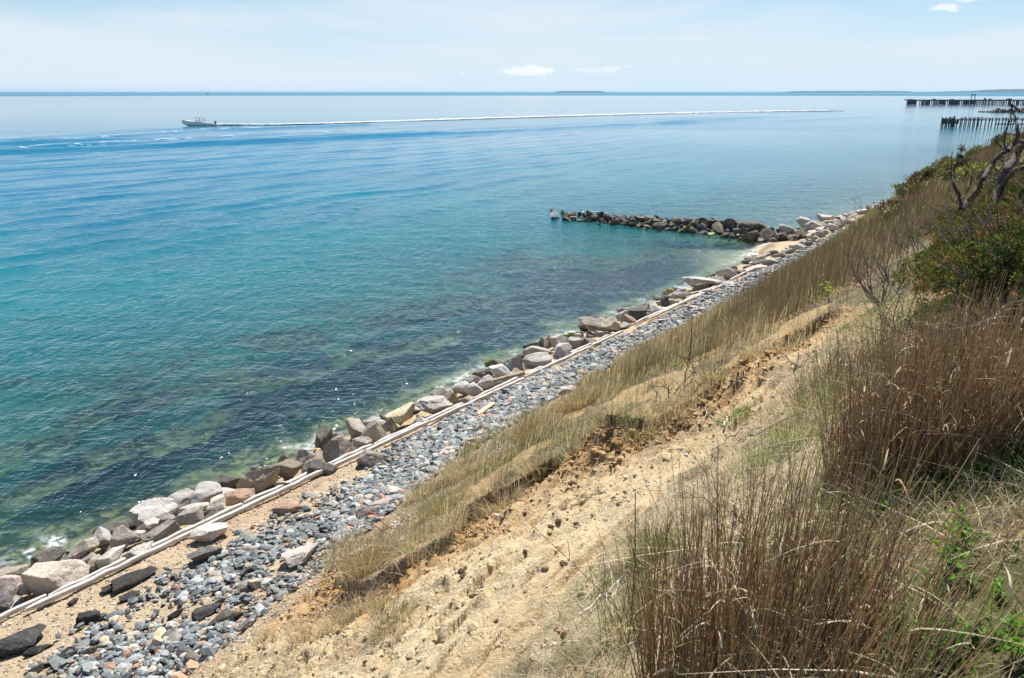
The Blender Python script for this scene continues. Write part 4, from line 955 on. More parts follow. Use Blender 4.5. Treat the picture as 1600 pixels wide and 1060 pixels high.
# farther pier with gantry
YA = 705.; par = empty('long_pier'); tag(par, 'long dark working pier with gantry, farther of the two piers at right', 'pier')
xa = fx(1440, YA)
def ax(u): return fx(u, YA)
box_obj('deck', (ax(1440), ax(1700), YA, YA + 9, 3.1, 4.3), M_PDECK, par, .1)
for u0, u1 in ((1446, 1452), (1467, 1474), (1482, 1489), (1491, 1497), (1505, 1512), (1515, 1524)):
    box_obj('fender_wall', (ax(u0), ax(u1), YA - .6, YA - .1, .3, 4.2), M_PILE, par, .05)
random.seed(8); u = 1440.5
while u < 1640:
    pile(par, ax(u), YA - .3, 3.6, .38); pile(par, ax(u) + .8, YA + 6, 3.2, .36); u += random.choice((2.6, 3.1, 4.4))
for px in (1518.2, 1523.6): box_obj('gantry_post', (ax(px) - .25, ax(px) + .25, YA + 2, YA + 2.5, 4.3, 8.0), M_PILE, par, .03)
box_obj('gantry_beam', (ax(1516.8), ax(1525), YA + 1.9, YA + 2.6, 8.0, 8.6), M_PILE, par, .03)
for u0, u1, h_ in ((1459, 1463, .7), (1487, 1491, .5), (1540, 1541.5, 1.3), (1547, 1550, .8), (1575, 1582, .8)): box_obj('deck_crate', (ax(u0), ax(u1), YA + 2, YA + 4, 4.3, 4.3 + h_), M_RED if u0 < 1500 else M_PILE, par, .03)
dol = empty('mooring_dolphin'); tag(dol, 'square black mooring dolphin standing off the end of the long pier', 'dolphin')
for i in range(7): pile(dol, ax(1416.5) + i * 1.28, YA - .5, 4.2 + .2 * (i % 2), .42)
box_obj('cap', (ax(1416), ax(1430.6), YA - .7, YA + 5, 3.6, 4.5), M_PILE, dol, .05)
box_obj('planking', (ax(1416.3), ax(1430.2), YA - .95, YA - .75, .3, 3.6), M_PILE, dol, .03)
for px in (1421, 1425): pile(dol, ax(px), YA + 2, 5.4, .25, 'bollard')
# small rock groin between the piers
random.seed(31); n = 230; f = rng.random(n); YG = 458.
gx = fx(1537, YG) + f * 62 ; gy = YG + rng.normal(0, 2.2, n) - f * 6; gzv = (1.9 * sstep(0, .18, f) + .1) * rng.random(n) - .2
sz = rng.uniform(.5, 1.3, n); sh = shp[rng.integers(0, 16, n)] * sz[:, None, None] * np.array([1.1, 1, .75])
VV = np.stack([sh[:, :, 0] + gx[:, None], sh[:, :, 1] + gy[:, None], sh[:, :, 2] + gzv[:, None]], -1); FF = F1[None] + (np.arange(n) * len(V1))[:, None, None]
tag(mesh_np('far_groin', VV.reshape(-1, 3), FF.reshape(-1, 3), RM['groin']), 'low heap of dark rocks jutting out between the two piers', 'rock groin', kind='stuff')
# buoy on the horizon and small far boat
bu = empty('channel_buoy', (fx(325, 3300), 3300, 0)); tb = Tubes(); tb.add([(0, 0, -1), (0, 0, 1.2), (0, 0, 4.5), (0, 0, 7)], [2.2, 2.2, .9, .3], 10); tb.build('float', M_PILE, bu); box_obj('lantern', (-.8, .8, -.8, .8, 7, 8.4), M_PILE, bu, .1)
tag(bu, 'tiny dark channel buoy just below the left horizon', 'buoy')
# gulls on the groin tip
M_GULL = simple_mat('white_feathers', (.8, .8, .78), .8, 10., .05, 0); M_GULLW = simple_mat('grey_feathers', (.35, .37, .4), .8, 10., .1, 0); M_BEAK = simple_mat('yellow_beak', (.6, .4, .05), .5, 10., .1, 0)
def gull(u, v, lb, rz):
    d = ray(u, v); k = 73.5 / d[1]; e = empty('gull', (d[0] * k, 73.5, EYE + d[2] * k - .12), rz)
    tb = Tubes(); tb.add([(-.30, 0, .14), (-.2, 0, .16), (-.05, 0, .17), (.08, 0, .2), (.14, 0, .27), (.17, 0, .33), (.215, 0, .34), (.25, 0, .335)], [.01, .05, .085, .085, .05, .045, .035, .01], 8); tb.build('body', M_GULL, e)
    for sg in (-1, 1):
        tb = Tubes(); tb.add([(.08, sg * .06, .2), (-.08, sg * .08, .2), (-.32, sg * .03, .16)], [.03, .045, .008], 6); tb.build('wing', M_GULLW, e)
        tb = Tubes(); tb.add([(0, sg * .03, .1), (0, sg * .03, 0)], .008, 4); tb.build('leg', M_BEAK, e)
    tb = Tubes(); tb.add([(.24, 0, .337), (.30, 0, .325)], [.014, .003], 4); tb.build('beak', M_BEAK, e)
    # stand it on the rock below
    e.scale = (.8, .8, .8)
    return tag(e, lb, 'gull', 'gulls on the groin tip')
GULLS = [gull(900, 325.5, 'white gull perched alone nearest the groin tip', 1.), gull(911, 327, 'white gull on the groin, left of a close pair', 2.6), gull(917, 327, 'white gull on the groin, right of a close pair', .4), gull(921, 327.6, 'white gull on the groin, farthest right of the gulls', 3.)]

# stand each gull on a boulder near the tip of the groin
bpy.context.view_layer.update(); dgr = bpy.context.evaluated_depsgraph_get()
tips = sorted([o for o in C.objects if o.get('group') == 'boulders of the rock groin' and 'top row' in o.get('label', '')], key=lambda o: o.location.x)
for g, o in zip(GULLS, tips[2:6]):
    ok, loc, nrm, ix, ob, mt_ = S.ray_cast(dgr, Vector((o.location.x, o.location.y, 6.)), Vector((0, 0, -1)))
    g.location = (o.location.x, o.location.y, (loc.z if ok else o.location.z + o.scale[2] * .7) - .01)
for g, lb in zip(GULLS, ('white gull on the rock groin, nearest to its seaward tip', 'second white gull from the seaward tip of the rock groin', 'third white gull from the seaward tip of the rock groin', 'white gull on the rock groin, farthest from its seaward tip')): g['label'] = lb
# ------------------------------------------------------------------ vegetation
def leafy(name, translucent=.35, rough=.6, spec=.25):
    m = NT(name); a = m.attr('Col').outputs[0]
    p = m.n('BsdfPrincipled', {'Base Color': a, 'Roughness': rough, 'Specular IOR Level': spec}).outputs[0]
    t = m.n('BsdfTranslucent', {'Color': m.mix(1., a, (1.15, 1.1, .8), 'MULTIPLY')}).outputs[0]
    return m.done(m.n('MixShader', {0: translucent, 1: p, 2: t}).outputs[0])
M_GRASS = leafy('grass_blades', .38); M_REED = leafy('dry_reed', .42); M_NEEDLE = leafy('juniper_needles', .2, .7, .15); M_LEAF = leafy('green_leaves', .4, .45, .35)
def blades(P, h, w_, lean, bend, col, segs=3, fold=0.):
    """P (n,3) feet; lean (n,2) horizontal direction and amount; each blade a bent tapered strip with its own colour"""
    n = len(P); t = np.linspace(0, 1, segs + 1); a = rng.uniform(0, PI, n); side = np.stack([np.cos(a), np.sin(a), np.zeros(n)], -1)
    L = np.stack([lean[:, 0], lean[:, 1], np.zeros(n)], -1)
    V = np.empty((n, segs + 1, 2, 3))
    for k, q in enumerate(t):
        ctr = P + L * (h * (.25 * q + bend * q * q))[:, None] + np.array([0, 0, 1.]) * (h * (q - .42 * bend * q ** 2.5))[:, None]
        ww = (w_ * .5 * (1 - q ** 1.6) + .0006)[:, None] * side
        V[:, k, 0] = ctr - ww; V[:, k, 1] = ctr + ww
    V = V.reshape(-1, 3); b = (np.arange(n) * (segs + 1) * 2)[:, None] + (np.arange(segs) * 2)[None]
    Fc = np.stack([b, b + 1, b + 3, b + 2], -1).reshape(-1, 4)
    return V, Fc, np.repeat(col, (segs + 1) * 2, 0)
def pick_col(n, cols, wts, var=.18):
    i = rng.choice(len(cols), n, p=np.array(wts) / sum(wts)); return np.array(cols)[i] * rng.uniform(1 - var, 1 + var, (n, 1)) * rng.uniform(.94, 1.06, (n, 3))
STRAW, PALE, TAN, OLIVE, GREEN, BRIGHT, BROWN, RUST, GREY = (.52, .43, .28), (.70, .62, .46), (.37, .29, .18), (.23, .22, .11), (.13, .20, .06), (.22, .38, .05), (.37, .265, .165), (.45, .30, .16), (.30, .265, .23)
def scatter(N, s0, s1, t0, t1, dens):
    s = rng.uniform(s0, s1, N); t = rng.uniform(t0, t1, N); k = rng.random(N) < dens(s, t); return s[k], t[k]
def clump(s, t, sc, seed, thr=.0, soft=.25): return sstep(thr - soft, thr + soft, fbm2(s * sc, t * sc, 3, seed))
def foot(s, t, sink=.03):
    x, y = to_xy(s, t); return np.stack([x, y, ground_z(x, y) - sink], -1)
def wind(n, amt, dx=.55, dy=.15, spread=.6):
    return np.stack([dx * amt + rng.normal(0, spread, n) * amt, dy * amt + rng.normal(0, spread, n) * amt], -1)
def in_view(s, t, hh=1.):
    x, y = to_xy(s, t); return (np.abs(np.arctan2(x, np.maximum(y, .1))) < R(38)) & (y > .8)
def scar_dist(s, t):
    ds, da, ins = scar_fields(s, t); return ds, da, ins
def field(name, label, N, s0, s1, t0, t1, dens, hfun, cols, wts, amt=.35, bend=(.2, .7), wmin=.006, kw=.00075, mat=None, segs=3, colfun=None, dx=.55, dy=.15, spread=.6):
    s, t = scatter(N, s0, s1, t0, t1, dens); k = in_view(s, t); s, t = s[k], t[k]; P = foot(s, t); n = len(s)
    r = np.hypot(P[:, 0], P[:, 1]); h = hfun(s, t, n); w_ = np.maximum(wmin, r * kw) * rng.uniform(.7, 1.3, n)
    col = pick_col(n, cols, wts) if colfun is None else colfun(s, t, n)
    V, Fc, cc = blades(P, h, w_, wind(n, amt, dx, dy, spread), rng.uniform(*bend, n), col, segs)
    return tag(mesh_np(name, V, Fc, mat or M_GRASS, cc, smooth=True), label, name.replace('_', ' '), kind='stuff')
def out_scar(s, t, margin=0.):
    ds, da, ins = scar_dist(s, t); return np.where(ins & (da > margin), 0., 1.)
# 1. mat of beach grass between cobbles and scar
def d_mat(s, t):
    d = sstep(-.25, .25, t - toe(s) + .9 * fbm2(s * .6, t * .6, 3, 301)) * sstep(7.4, 8.0, s + .8 * fbm2(s * .9, t * .9, 3, 302) - .9 * sstep(10.5, 8.5, t)) * out_scar(s, t, .12) * sstep(15.5, 13., t)
    pk = sstep(.0, .22, fbm2(s * .75 + 2, t * 1.0, 3, 59) + .25 * sstep(12.4, 13.6, t) * sstep(17, 14, s) - .05) * sstep(8.5, 9.5, s) * sstep(24, 16, s) * sstep(8.6, 9.6, t)
    d = d * (1 - .92 * pk)
    return d * (.10 + .90 * clump(s, t, 1.4, 303, .02, .14)) * (1 - .75 * sstep(1., .2, t - toe(s)) * sstep(-.1, .2, fbm2(s * 1.5, t, 3, 306)))
def h_mat(s, t, n): return (.20 + .45 * clump(s, t, 1.3, 304, 0, .3)) * rng.uniform(.55, 1.25, n) * np.interp(s, [9, 14, 40], [1.05, 1., 1.15])
def c_mat(s, t, n):
    g = clump(s, t, .45, 305, .02)
    a = pick_col(n, [STRAW, PALE, TAN, OLIVE, GREEN, GREY], [.34, .22, .20, .08, .04, .12]); b = pick_col(n, [STRAW, TAN, OLIVE, GREEN, PALE], [.28, .18, .28, .16, .10])
    return np.where((rng.random(n) < g)[:, None], b, a)
field('beach_grass', 'mat of tan and olive beach grass between cobbles and bare scar', 78000, 8, 34, 6, 15.5, d_mat, h_mat, None, None, .42, (.25, .8), colfun=c_mat)
# 2. tall brown reed grass on the far slope
def d_brown(s, t):
    q = sstep(14.5, 17, s) * sstep(66, 44, s + 6 * fbm2(s * .12, t * .12, 2, 314)) * sstep(8.8, 10.4, t - 1.6 * sstep(30, 18, s) + .8 * fbm2(s * .25, t * .3, 2, 311) - sstep(32, 50, s) * 2.5) * sstep(16.4, 15.4, t)
    return q * (.15 + .85 * clump(s, t, .5, 312, -.12)) * out_scar(s, t, -.3)
field('reed_grass', 'tall upright brown reed grass covering the far slope', 90000, 14, 75, 6, 16.5, d_brown, lambda s, t, n: (.5 + .62 * clump(s, t, .35, 313, 0, .35)) * rng.uniform(.5, 1.2, n), [(.12, .088, .064), (.17, .11, .065), (.20, .16, .10), STRAW, (.17, .15, .13), (.12, .12, .06)], [.42, .16, .19, .02, .15, .08], .24, (.02, .4), .006, .0005, M_REED, 3)
def d_br2(s, t): return sstep(22, 26, s) * sstep(36, 30, s) * sstep(6.4, 6.9, t) * sstep(8.6, 7.6, t) * .9
field('reed_grass', 'low brown grass fringe at the edge of the far cobbles', 5000, 22, 36, 6, 9, d_br2, lambda s, t, n: rng.uniform(.25, .6, n), [BROWN, TAN, RUST, STRAW], [.5, .2, .15, .15], .2, (.05, .3))
# 3. olive turf of the distant bluff
def d_far(s, t): return sstep(26, 32, s) * sstep(toe(s) - .3, toe(s) + .4, t) * (.3 + .7 * clump(s, t, .4, 321)) * np.interp(s, [30, 60, 130], [1, .8, .5])
field('bluff_grass', 'olive and straw grass over the distant bluff up to the skyline', 52000, 26, 130, 4, 19, d_far, lambda s, t, n: rng.uniform(.3, .65, n) * (.7 + .5 * clump(s, t, .3, 322)), [OLIVE, STRAW, GREEN, TAN, BROWN, (.22, .29, .08)], [.30, .12, .16, .14, .16, .12], .35, (.1, .6), .008, .0008)
# 4. undergrowth near the viewer
def d_near(s, t): return sstep(16.3, 17.1, t + .35 * fbm2(s * 1.3, t * 1.3, 2, 331)) * sstep(14.5, 12.5, s) * (.45 + .55 * clump(s, t, 1.6, 332))
def c_near(s, t, n):
    g = clump(s, t, .9, 333, -.08); a = pick_col(n, [PALE, STRAW, TAN, GREY, BROWN], [.34, .26, .16, .12, .12]); b = pick_col(n, [GREEN, BRIGHT, OLIVE, STRAW, PALE], [.30, .20, .20, .2, .10])
    return np.where((rng.random(n) < g * .85)[:, None], b, a)
field('dry_grass', 'matted straw and fresh green grass on the near bluff top', 62000, 1, 14.5, 16, 21.5, d_near, lambda s, t, n: rng.uniform(.08, .30, n), None, None, .8, (.5, 1.2), .005, .0008, colfun=c_near, dx=.1, dy=-.2, spread=1.)
# 5. straw hanging over the torn lip of the scar
def d_lip(s, t):
    ds, da, ins = scar_dist(s, t); return np.exp(-(ds / .32) ** 2) * np.where(ins, .3, 1) * (.3 + .7 * clump(s, t, 1.5, 341, -.1)) * sstep(6.2, 7.2, s)
field('hanging_grass', 'pale dead grass and roots hanging over the torn edge of the scar', 30000, 5, 15, 11.5, 16.8, d_lip, lambda s, t, n: rng.uniform(.18, .5, n), [STRAW, PALE, GREY, TAN, OLIVE, BROWN], [.26, .2, .16, .2, .1, .08], .75, (.6, 1.5), .005, .0006, dx=-.1, dy=-.55, spread=.7)
# 6. straw litter of the lower slope, and seedlings on the bare sand
def d_deb(s, t): return sstep(toe(s) + .2, toe(s) + .9, t) * sstep(9.2, 8.2, s) * sstep(13.2, 12.3, t) * (.15 + .85 * clump(s, t, 1.2, 351, .15, .2))
field('straw_litter', 'sparse bleached straw litter on the lower sandy slope', 9000, 1, 9.5, 8, 13.5, d_deb, lambda s, t, n: rng.uniform(.08, .28, n), [PALE, STRAW, TAN, GREY, OLIVE], [.3, .3, .2, .12, .08], .9, (.5, 1.4), .004, .0006, dx=-.2, dy=-.2, spread=1.)
def d_mound(s, t): return np.exp(-((s - 10.2) / 1.3) ** 2 - ((t - 14.6) / 1.1) ** 2) * clump(s, t, 1.4, 361, .05, .15)
field('sparse_grass', 'thin yellow green grass on the sandy mound inside the scar', 9000, 7.5, 13, 12.6, 16.8, d_mound, lambda s, t, n: rng.uniform(.08, .25, n), [(.34, .36, .10), OLIVE, STRAW, GREEN, TAN], [.3, .2, .25, .15, .1], .7, (.3, 1.), .005, .0006)

# tussocks: countable tufts standing apart
def tussock(s, t, rad, h, n, cols, wts, label, name='tussock', cat='tussock', amt=.75, bend=(.3, 1.1), lean=(0, 0), wmin=.005, mat=None, group=None, segs=4, kw=.0006):
    a = rng.uniform(0, 6.28, n); q = np.sqrt(rng.random(n)) * rad; ss = s + q * np.cos(a); tt = t + q * np.sin(a); P = foot(ss, tt, .04)
    x0, y0 = to_xy(s, t); out = np.stack([P[:, 0] - x0, P[:, 1] - y0], -1) / rad * amt + rng.normal(0, .22, (n, 2)) * amt + np.array(lean)
    r = math.hypot(x0, y0); w_ = max(wmin, r * kw) * rng.uniform(.7, 1.3, n)
    V, Fc, cc = blades(P, h * rng.uniform(.5, 1.12, n), w_, out, rng.uniform(*bend, n), pick_col(n, cols, wts), segs)
    z0 = ground_z(x0, y0); V = V - (x0, y0, z0); o = mesh_np(name, V, Fc, mat or M_GRASS, cc, smooth=True); o.location = (x0, y0, z0); return tag(o, label, cat, group)
DRY = ([STRAW, PALE, TAN, GREY, BROWN, OLIVE], [.28, .2, .2, .12, .12, .08]); MIXD = ([STRAW, TAN, OLIVE, GREEN, PALE, BROWN], [.24, .18, .22, .14, .12, .1])
def tus(u, v, *a, **k):
    p, _ = hit(u, v); s, t = to_st(p[0], p[1]); return tussock(s, t, *a, **k)
for u, v, rad, h, n, mx_, lb in [
  (575, 905, .34, .62, 950, ([BROWN, TAN, STRAW, GREY, OLIVE], [.34, .26, .2, .12, .08]), 'tall brown tussock at the lower left end of the torn edge'),
  (555, 955, .30, .42, 600, DRY, 'ragged straw tussock just below the tall brown tussock'),
  (615, 985, .24, .30, 400, MIXD, 'low greenish tussock at the left edge of the bare sand'),
  (520, 985, .26, .34, 420, DRY, 'lowest brown tussock of the straw slope'),
  (640, 860, .34, .40, 650, DRY, 'pale spreading tussock beside the bleached board'),
  (540, 850, .28, .30, 380, DRY, 'dry tussock over the grey rock end'),
  (690, 800, .42, .55, 900, MIXD, 'large drooping tussock under the grass mat, left'),
  (780, 790, .38, .50, 800, DRY, 'drooping tussock under the grass mat, beside the orange soil'),
  (725, 740, .45, .60, 1000, ([PALE, STRAW, GREY, TAN], [.34, .3, .2, .16]), 'biggest pale wind combed tussock at the corner of the grass mat'),
  (660, 775, .34, .46, 700, ([PALE, STRAW, GREY, TAN], [.3, .3, .2, .2]), 'pale wind combed tussock next to the squarish tan block'),
  (735, 858, .10, .26, 120, MIXD, 'small thin tuft alone on orange soil, left of two'),
  (688, 870, .13, .30, 160, MIXD, 'small green tuft right of the pale spreading tussock'),
  (1290, 640, .30, .50, 420, ([GREEN, OLIVE, STRAW, TAN], [.3, .3, .2, .2]), 'grey green tuft left of the big reed clump'),
  (1240, 690, .22, .34, 300, MIXD, 'green tuft at the edge of the bare slope'),
  (1020, 880, .17, .34, 420, ([GREEN, BRIGHT, OLIVE, STRAW], [.4, .15, .3, .15]), 'fresh green tuft at the left side of the front reeds'),
  (980, 1010, .16, .28, 320, ([GREEN, OLIVE, STRAW, PALE], [.35, .25, .2, .2]), 'green tuft at the bottom edge left of the front reeds'),
  (1150, 655, .18, .26, 200, ([BRIGHT, GREEN, OLIVE], [.3, .4, .3]), 'small green tuft on the sandy mound'),
  (842, 748, .30, .42, 480, DRY, 'straw tussock hanging at the torn edge, left of the dark hollow'),
  (905, 722, .28, .38, 420, MIXD, 'olive tussock over the dark hollow in the torn edge'),
  (952, 704, .26, .36, 360, DRY, 'pale tussock at the right end of the dark hollow'),
  (1003, 694, .24, .34, 320, MIXD, 'tussock at the inner corner of the torn edge'),
  (1052, 664, .24, .36, 320, DRY, 'brown tussock just left of the mound'),
  (1112, 618, .22, .34, 300, MIXD, 'tussock above the second torn bank, left'),
  (1192, 573, .24, .34, 300, DRY, 'tussock above the second torn bank, right'),
  (1248, 532, .22, .32, 260, MIXD, 'tussock at the top end of the torn edge'),
  (600, 962, .16, .30, 220, DRY, 'small dry tuft left of the bare sand under the tall brown tussock'),
  (470, 1000, .16, .24, 160, DRY, 'small straw tuft low on the debris slope near the bottom edge'),
  (905, 640, .40, .62, 700, ([TAN, BROWN, STRAW, OLIVE], [.3, .3, .25, .15]), 'tall tan tussock standing above the grass mat, left of the mound'),
  (1010, 575, .42, .66, 700, ([TAN, STRAW, GREY, OLIVE], [.3, .3, .2, .2]), 'tall straw tussock in the upper grass mat by the thin dead stalk'),
  (830, 690, .36, .55, 600, ([BROWN, TAN, OLIVE], [.4, .35, .25]), 'brownish tussock in the middle of the grass mat'),
  (1150, 530, .45, .7, 700, ([BROWN, TAN, GREY], [.45, .35, .2]), 'tall brown tussock where grass mat meets reed grass'),
]: tus(u, v, rad, h, n, *mx_, lb)
def d_green(s, t): return sstep(17.9, 18.4, t) * sstep(8.5, 7, s) * clump(s, t, 1.5, 371, .02, .12)
field('green_shoots', 'bright green shoots coming up through the dry grass by the reeds', 13000, 1.5, 9, 17.6, 21.3, d_green, lambda s, t, n: rng.uniform(.08, .26, n), [BRIGHT, GREEN, (.30, .42, .08), OLIVE], [.4, .3, .2, .1], .5, (.2, .9), .009, .001, M_LEAF)
def d_dead(s, t): return sstep(17.2, 17.8, t) * sstep(9.5, 8, s) * clump(s, t, 1.2, 372, -.05, .2)
field('fallen_straw', 'bleached broken reed leaves lying over the near undergrowth', 900, 2.6, 9.5, 17, 21.3, d_dead, lambda s, t, n: rng.uniform(.08, .24, n), [PALE, (.74, .68, .54), STRAW], [.5, .3, .2], 1.5, (1., 2.), .010, .001, segs=4, dx=.1, dy=-.1, spread=1.)
def stems(name, s, t, rs, rt, h, n, label, lean, cols, wts, cat, seed, spread=.10, w0=.0065, flag=.35):
    """a stand of stiff dry stems (three sided rods) with a few broken, arching leaves"""
    r = np.random.default_rng(seed); a = r.uniform(0, 6.28, n); q = np.sqrt(r.random(n)); ss = s + q * np.cos(a) * rs; tt = t + q * np.sin(a) * rt
    P = foot(ss, tt, .03); x0, y0 = to_xy(s, t); z0 = ground_z(x0, y0); e = empty(name, (x0, y0, z0)); P = P - (x0, y0, z0)
    hh = h * r.uniform(.38, 1.10, n) ** .8 * (1 - .3 * q ** 2); K = 5; tq = np.linspace(0, 1, K)
    sp2 = np.where(r.random(n) < .14, 3.2, 1.)
    ln = np.stack([lean[0] + sp2 * r.normal(0, spread, n) + P[:, 0] / max(rs, rt) * .16, lean[1] + sp2 * r.normal(0, spread, n) + P[:, 1] / max(rs, rt) * .16, np.zeros(n)], -1)
    cu = r.normal(0, .09, (n, 3)); cu[:, 2] = 0; V = np.empty((n, K, 3, 3)); ww = w0 * r.uniform(.6, 1.25, n)
    for k, q_ in enumerate(tq):
        c_ = P + ln * (hh * q_)[:, None] + cu * (hh * q_ * q_)[:, None] + np.array([0, 0, 1.]) * (hh * q_)[:, None]
        for j in range(3):
            an = j * 2.094; V[:, k, j] = c_ + (ww * (1 - .62 * q_))[:, None] * .5 * np.array([math.cos(an), math.sin(an), 0])
    b = (np.arange(n) * K * 3)[:, None, None] + (np.arange(K - 1) * 3)[None, :, None] + np.arange(3)[None, None]; b2 = b - np.arange(3) + (np.arange(3) + 1) % 3
    Fc = np.stack([b, b2, b2 + 3, b + 3], -1).reshape(-1, 4); col = pick_col(n, cols, wts, .28)
    o = mesh_np('stems', V.reshape(-1, 3), Fc, M_REED, np.repeat(col, K * 3, 0), smooth=True, parent=e); o['kind'] = 'stuff'
    m_ = int(n * flag); i = r.integers(0, n, m_); f = r.uniform(.08, .85, m_)
    F0 = P[i] + ln[i] * (hh[i] * f)[:, None] + np.array([0, 0, 1.]) * (hh[i] * f)[:, None]; dr = r.normal(0, .8, (m_, 2))
    V, Fc, cc = blades(F0, r.uniform(.05, .14, m_) * (1 + .4 * (r.random(m_) < .08)), r.uniform(.005, .012, m_), dr, r.uniform(.9, 2.0, m_), pick_col(m_, [PALE, STRAW, TAN, RUST], [.42, .25, .23, .10]), 5)
    o = mesh_np('leaf_blades', V, Fc, M_GRASS, cc, smooth=True, parent=e); o['kind'] = 'stuff'
    return tag(e, label, cat)
RC = ([BROWN, RUST, TAN, STRAW, GREY, (.20, .13, .08)], [.40, .22, .18, .10, .06, .04])
stems('reed_clump', 5.75, 18.85, .58, .60, 1.2, 1900, 'big dense clump of brown reeds in front of the juniper', (.06, .0), *RC, 'reed clump', 401, .09)
stems('reed_clump', 7.3, 18.6, .6, .4, .85, 380, 'taller greyish reeds behind the big clump', (.10, .05), [BROWN, GREY, TAN, RUST], [.3, .3, .25, .15], 'reed clump', 402, .11)
stems('reed_clump', 3.35, 18.55, .42, .52, 1.26, 640, 'front stand of straight brown reeds at the bottom middle', (.03, .02), *RC, 'reed clump', 403, .07, .008)
stems('reed_clump', 3.0, 18.9, .5, .5, 1.12, 300, 'front stand of leaning brown reeds at the bottom right of middle', (.20, .03), *RC, 'reed clump', 404, .10, .008)
stems('reed_clump', 3.9, 17.85, .35, .4, .9, 80, 'thin outlying reed stems left of the front stand, against bare sand', (.0, .0), *RC, 'reed clump', 405, .06, .008, .15)
stems('reed_clump', 3.3, 20.25, .35, .35, 1.0, 230, 'thin reeds rising at the right picture edge', (.10, .02), *RC, 'reed clump', 406, .10, .008)
stems('reed_clump', 9.2, 17.5, .8, .5, .7, 330, 'sparse thin stems on the litter above the bare scar', (.05, .0), [BROWN, GREY, TAN, OLIVE], [.3, .3, .25, .15], 'reed clump', 407, .12)
def single_stalk(u, v, h, label, w_=.010):
    p, _ = hit(u, v); tb = Tubes(); z = ground_z(p[0], p[1]); tb.add([(0, 0, -.05), (.01, 0, h * .5), (-.01, .01, h)], [w_, w_ * .8, w_ * .4], 4)
    o = tb.build('dead_stalk', M_TWIG); o.location = (p[0], p[1], z); return tag(o, label, 'stalk')
M_TWIG = simple_mat('grey_bark', (.17, .145, .125), .9, 20., .35, .4); M_BLEACH = simple_mat('bleached_twig', (.52, .48, .43), .85, 20., .25, .3); M_DKTWIG = simple_mat('dark_twig', (.075, .058, .048), .9, 20., .35, .3)
single_stalk(1077, 566, 1.05, 'thin dead stalk standing alone above the beach grass', .016)
single_stalk(983, 1010, 1.0, 'lone dark stem against the bare sand, left of the front reeds', .006)
single_stalk(942, 930, .34, 'short dark stem on the bare sand, left of the lone dark stem', .005)
single_stalk(888, 885, .26, 'small stem alone on the bare sand', .005)
def branch(tb, p, d, L, r, depth, rr, gnarl=.35, kids=3, up=.1):
    n = 5; pts = [np.array(p)]; dirv = np.array(d) / np.linalg.norm(d)
    for i in range(n):
        dirv = dirv + rr.normal(0, gnarl, 3) * .45 + np.array([0, 0, up * .3]); dirv /= np.linalg.norm(dirv); pts.append(pts[-1] + dirv * L / n)
    tb.add(pts, np.linspace(r, r * .45, n + 1), 5 if r > .02 else 3)
    if depth:
        for i in range(kids):
            k = rr.integers(2, n + 1); nd = dirv + rr.normal(0, .75, 3); nd[2] += .15; branch(tb, pts[k], nd, L * rr.uniform(.45, .75), r * .5, depth - 1, rr, gnarl, kids, up)
def twig_bush(u, v, n, L, r0, label, seed, mat=None, lean=(0, 0, .8), depth=3, st=None):
    rr = np.random.default_rng(seed)
    if st: x, y = to_xy(*st)
    else: p, _ = hit(u, v); x, y = p[0], p[1]
    z = ground_z(x, y); tb = Tubes()
    for i in range(n): branch(tb, (rr.normal(0, .12), rr.normal(0, .12), -.05), np.array(lean) + rr.normal(0, .5, 3) * (1, 1, .3), L * rr.uniform(.7, 1.1), r0, depth, rr)
    o = tb.build('bare_shrub', mat or M_TWIG); o.location = (x, y, z); return tag(o, label, 'bare shrub')
twig_bush(0, 0, 9, .85, .016, 'grey leafless shrub between brown reed grass and big reed clump', 1, M_TWIG, (-.3, .1, .9), st=(13.6, 16.9))
twig_bush(0, 0, 8, .8, .014, 'second grey leafless shrub, farther up the slope beside the juniper', 2, M_TWIG, (-.3, .1, .9), st=(16.6, 16.3))
twig_bush(0, 0, 8, .9, .014, 'grey leafless shrub at the lower edge of the juniper, farthest', 3, M_TWIG, (-.2, .2, .9), st=(20.5, 16.1))
twig_bush(1075, 628, 6, .55, .013, 'dark bare shrub at the upper edge of the mound, above the torn bank', 4, M_DKTWIG, (.2, .2, .7))
twig_bush(1040, 640, 4, .4, .010, 'small dark bare shrub left of the bare shrub on the mound', 5, M_DKTWIG, (-.2, .1, .7), 2)
twig_bush(1245, 585, 4, .35, .008, 'low tangle of brown twigs below the grey leafless shrub', 6, M_DKTWIG, (.2, .0, .5), 2)
twig_bush(1120, 810, 3, .35, .006, 'low wiry tangle of twigs in litter at the edge of the bare sand', 7, M_TWIG, (-.2, .0, .5), 2)
def im_branch(tb, pts, d, r0, r1, sides=6):
    P = []
    for i, q in enumerate(pts):
        u, v = q[:2]; dd = d + (q[2] if len(q) > 2 else .25 * math.sin(i * 1.7)); rr = ray(u, v); P.append(tuple(rr * dd + np.array([0, 0, EYE])))
    P = np.array(P); n = len(P); tt = np.linspace(0, n - 1, n * 4); Q = np.stack([np.interp(tt, np.arange(n), P[:, j]) for j in range(3)], -1)
    k = np.array([.25, .5, .25]);
    for j in range(3): Q[1:-1, j] = np.convolve(Q[:, j], k, 'same')[1:-1]
    Q[1:-1] += rng.normal(0, (r0 + r1) * .10, (len(Q) - 2, 3)); tb.add(Q, np.linspace(r0, r1, len(Q)), sides)
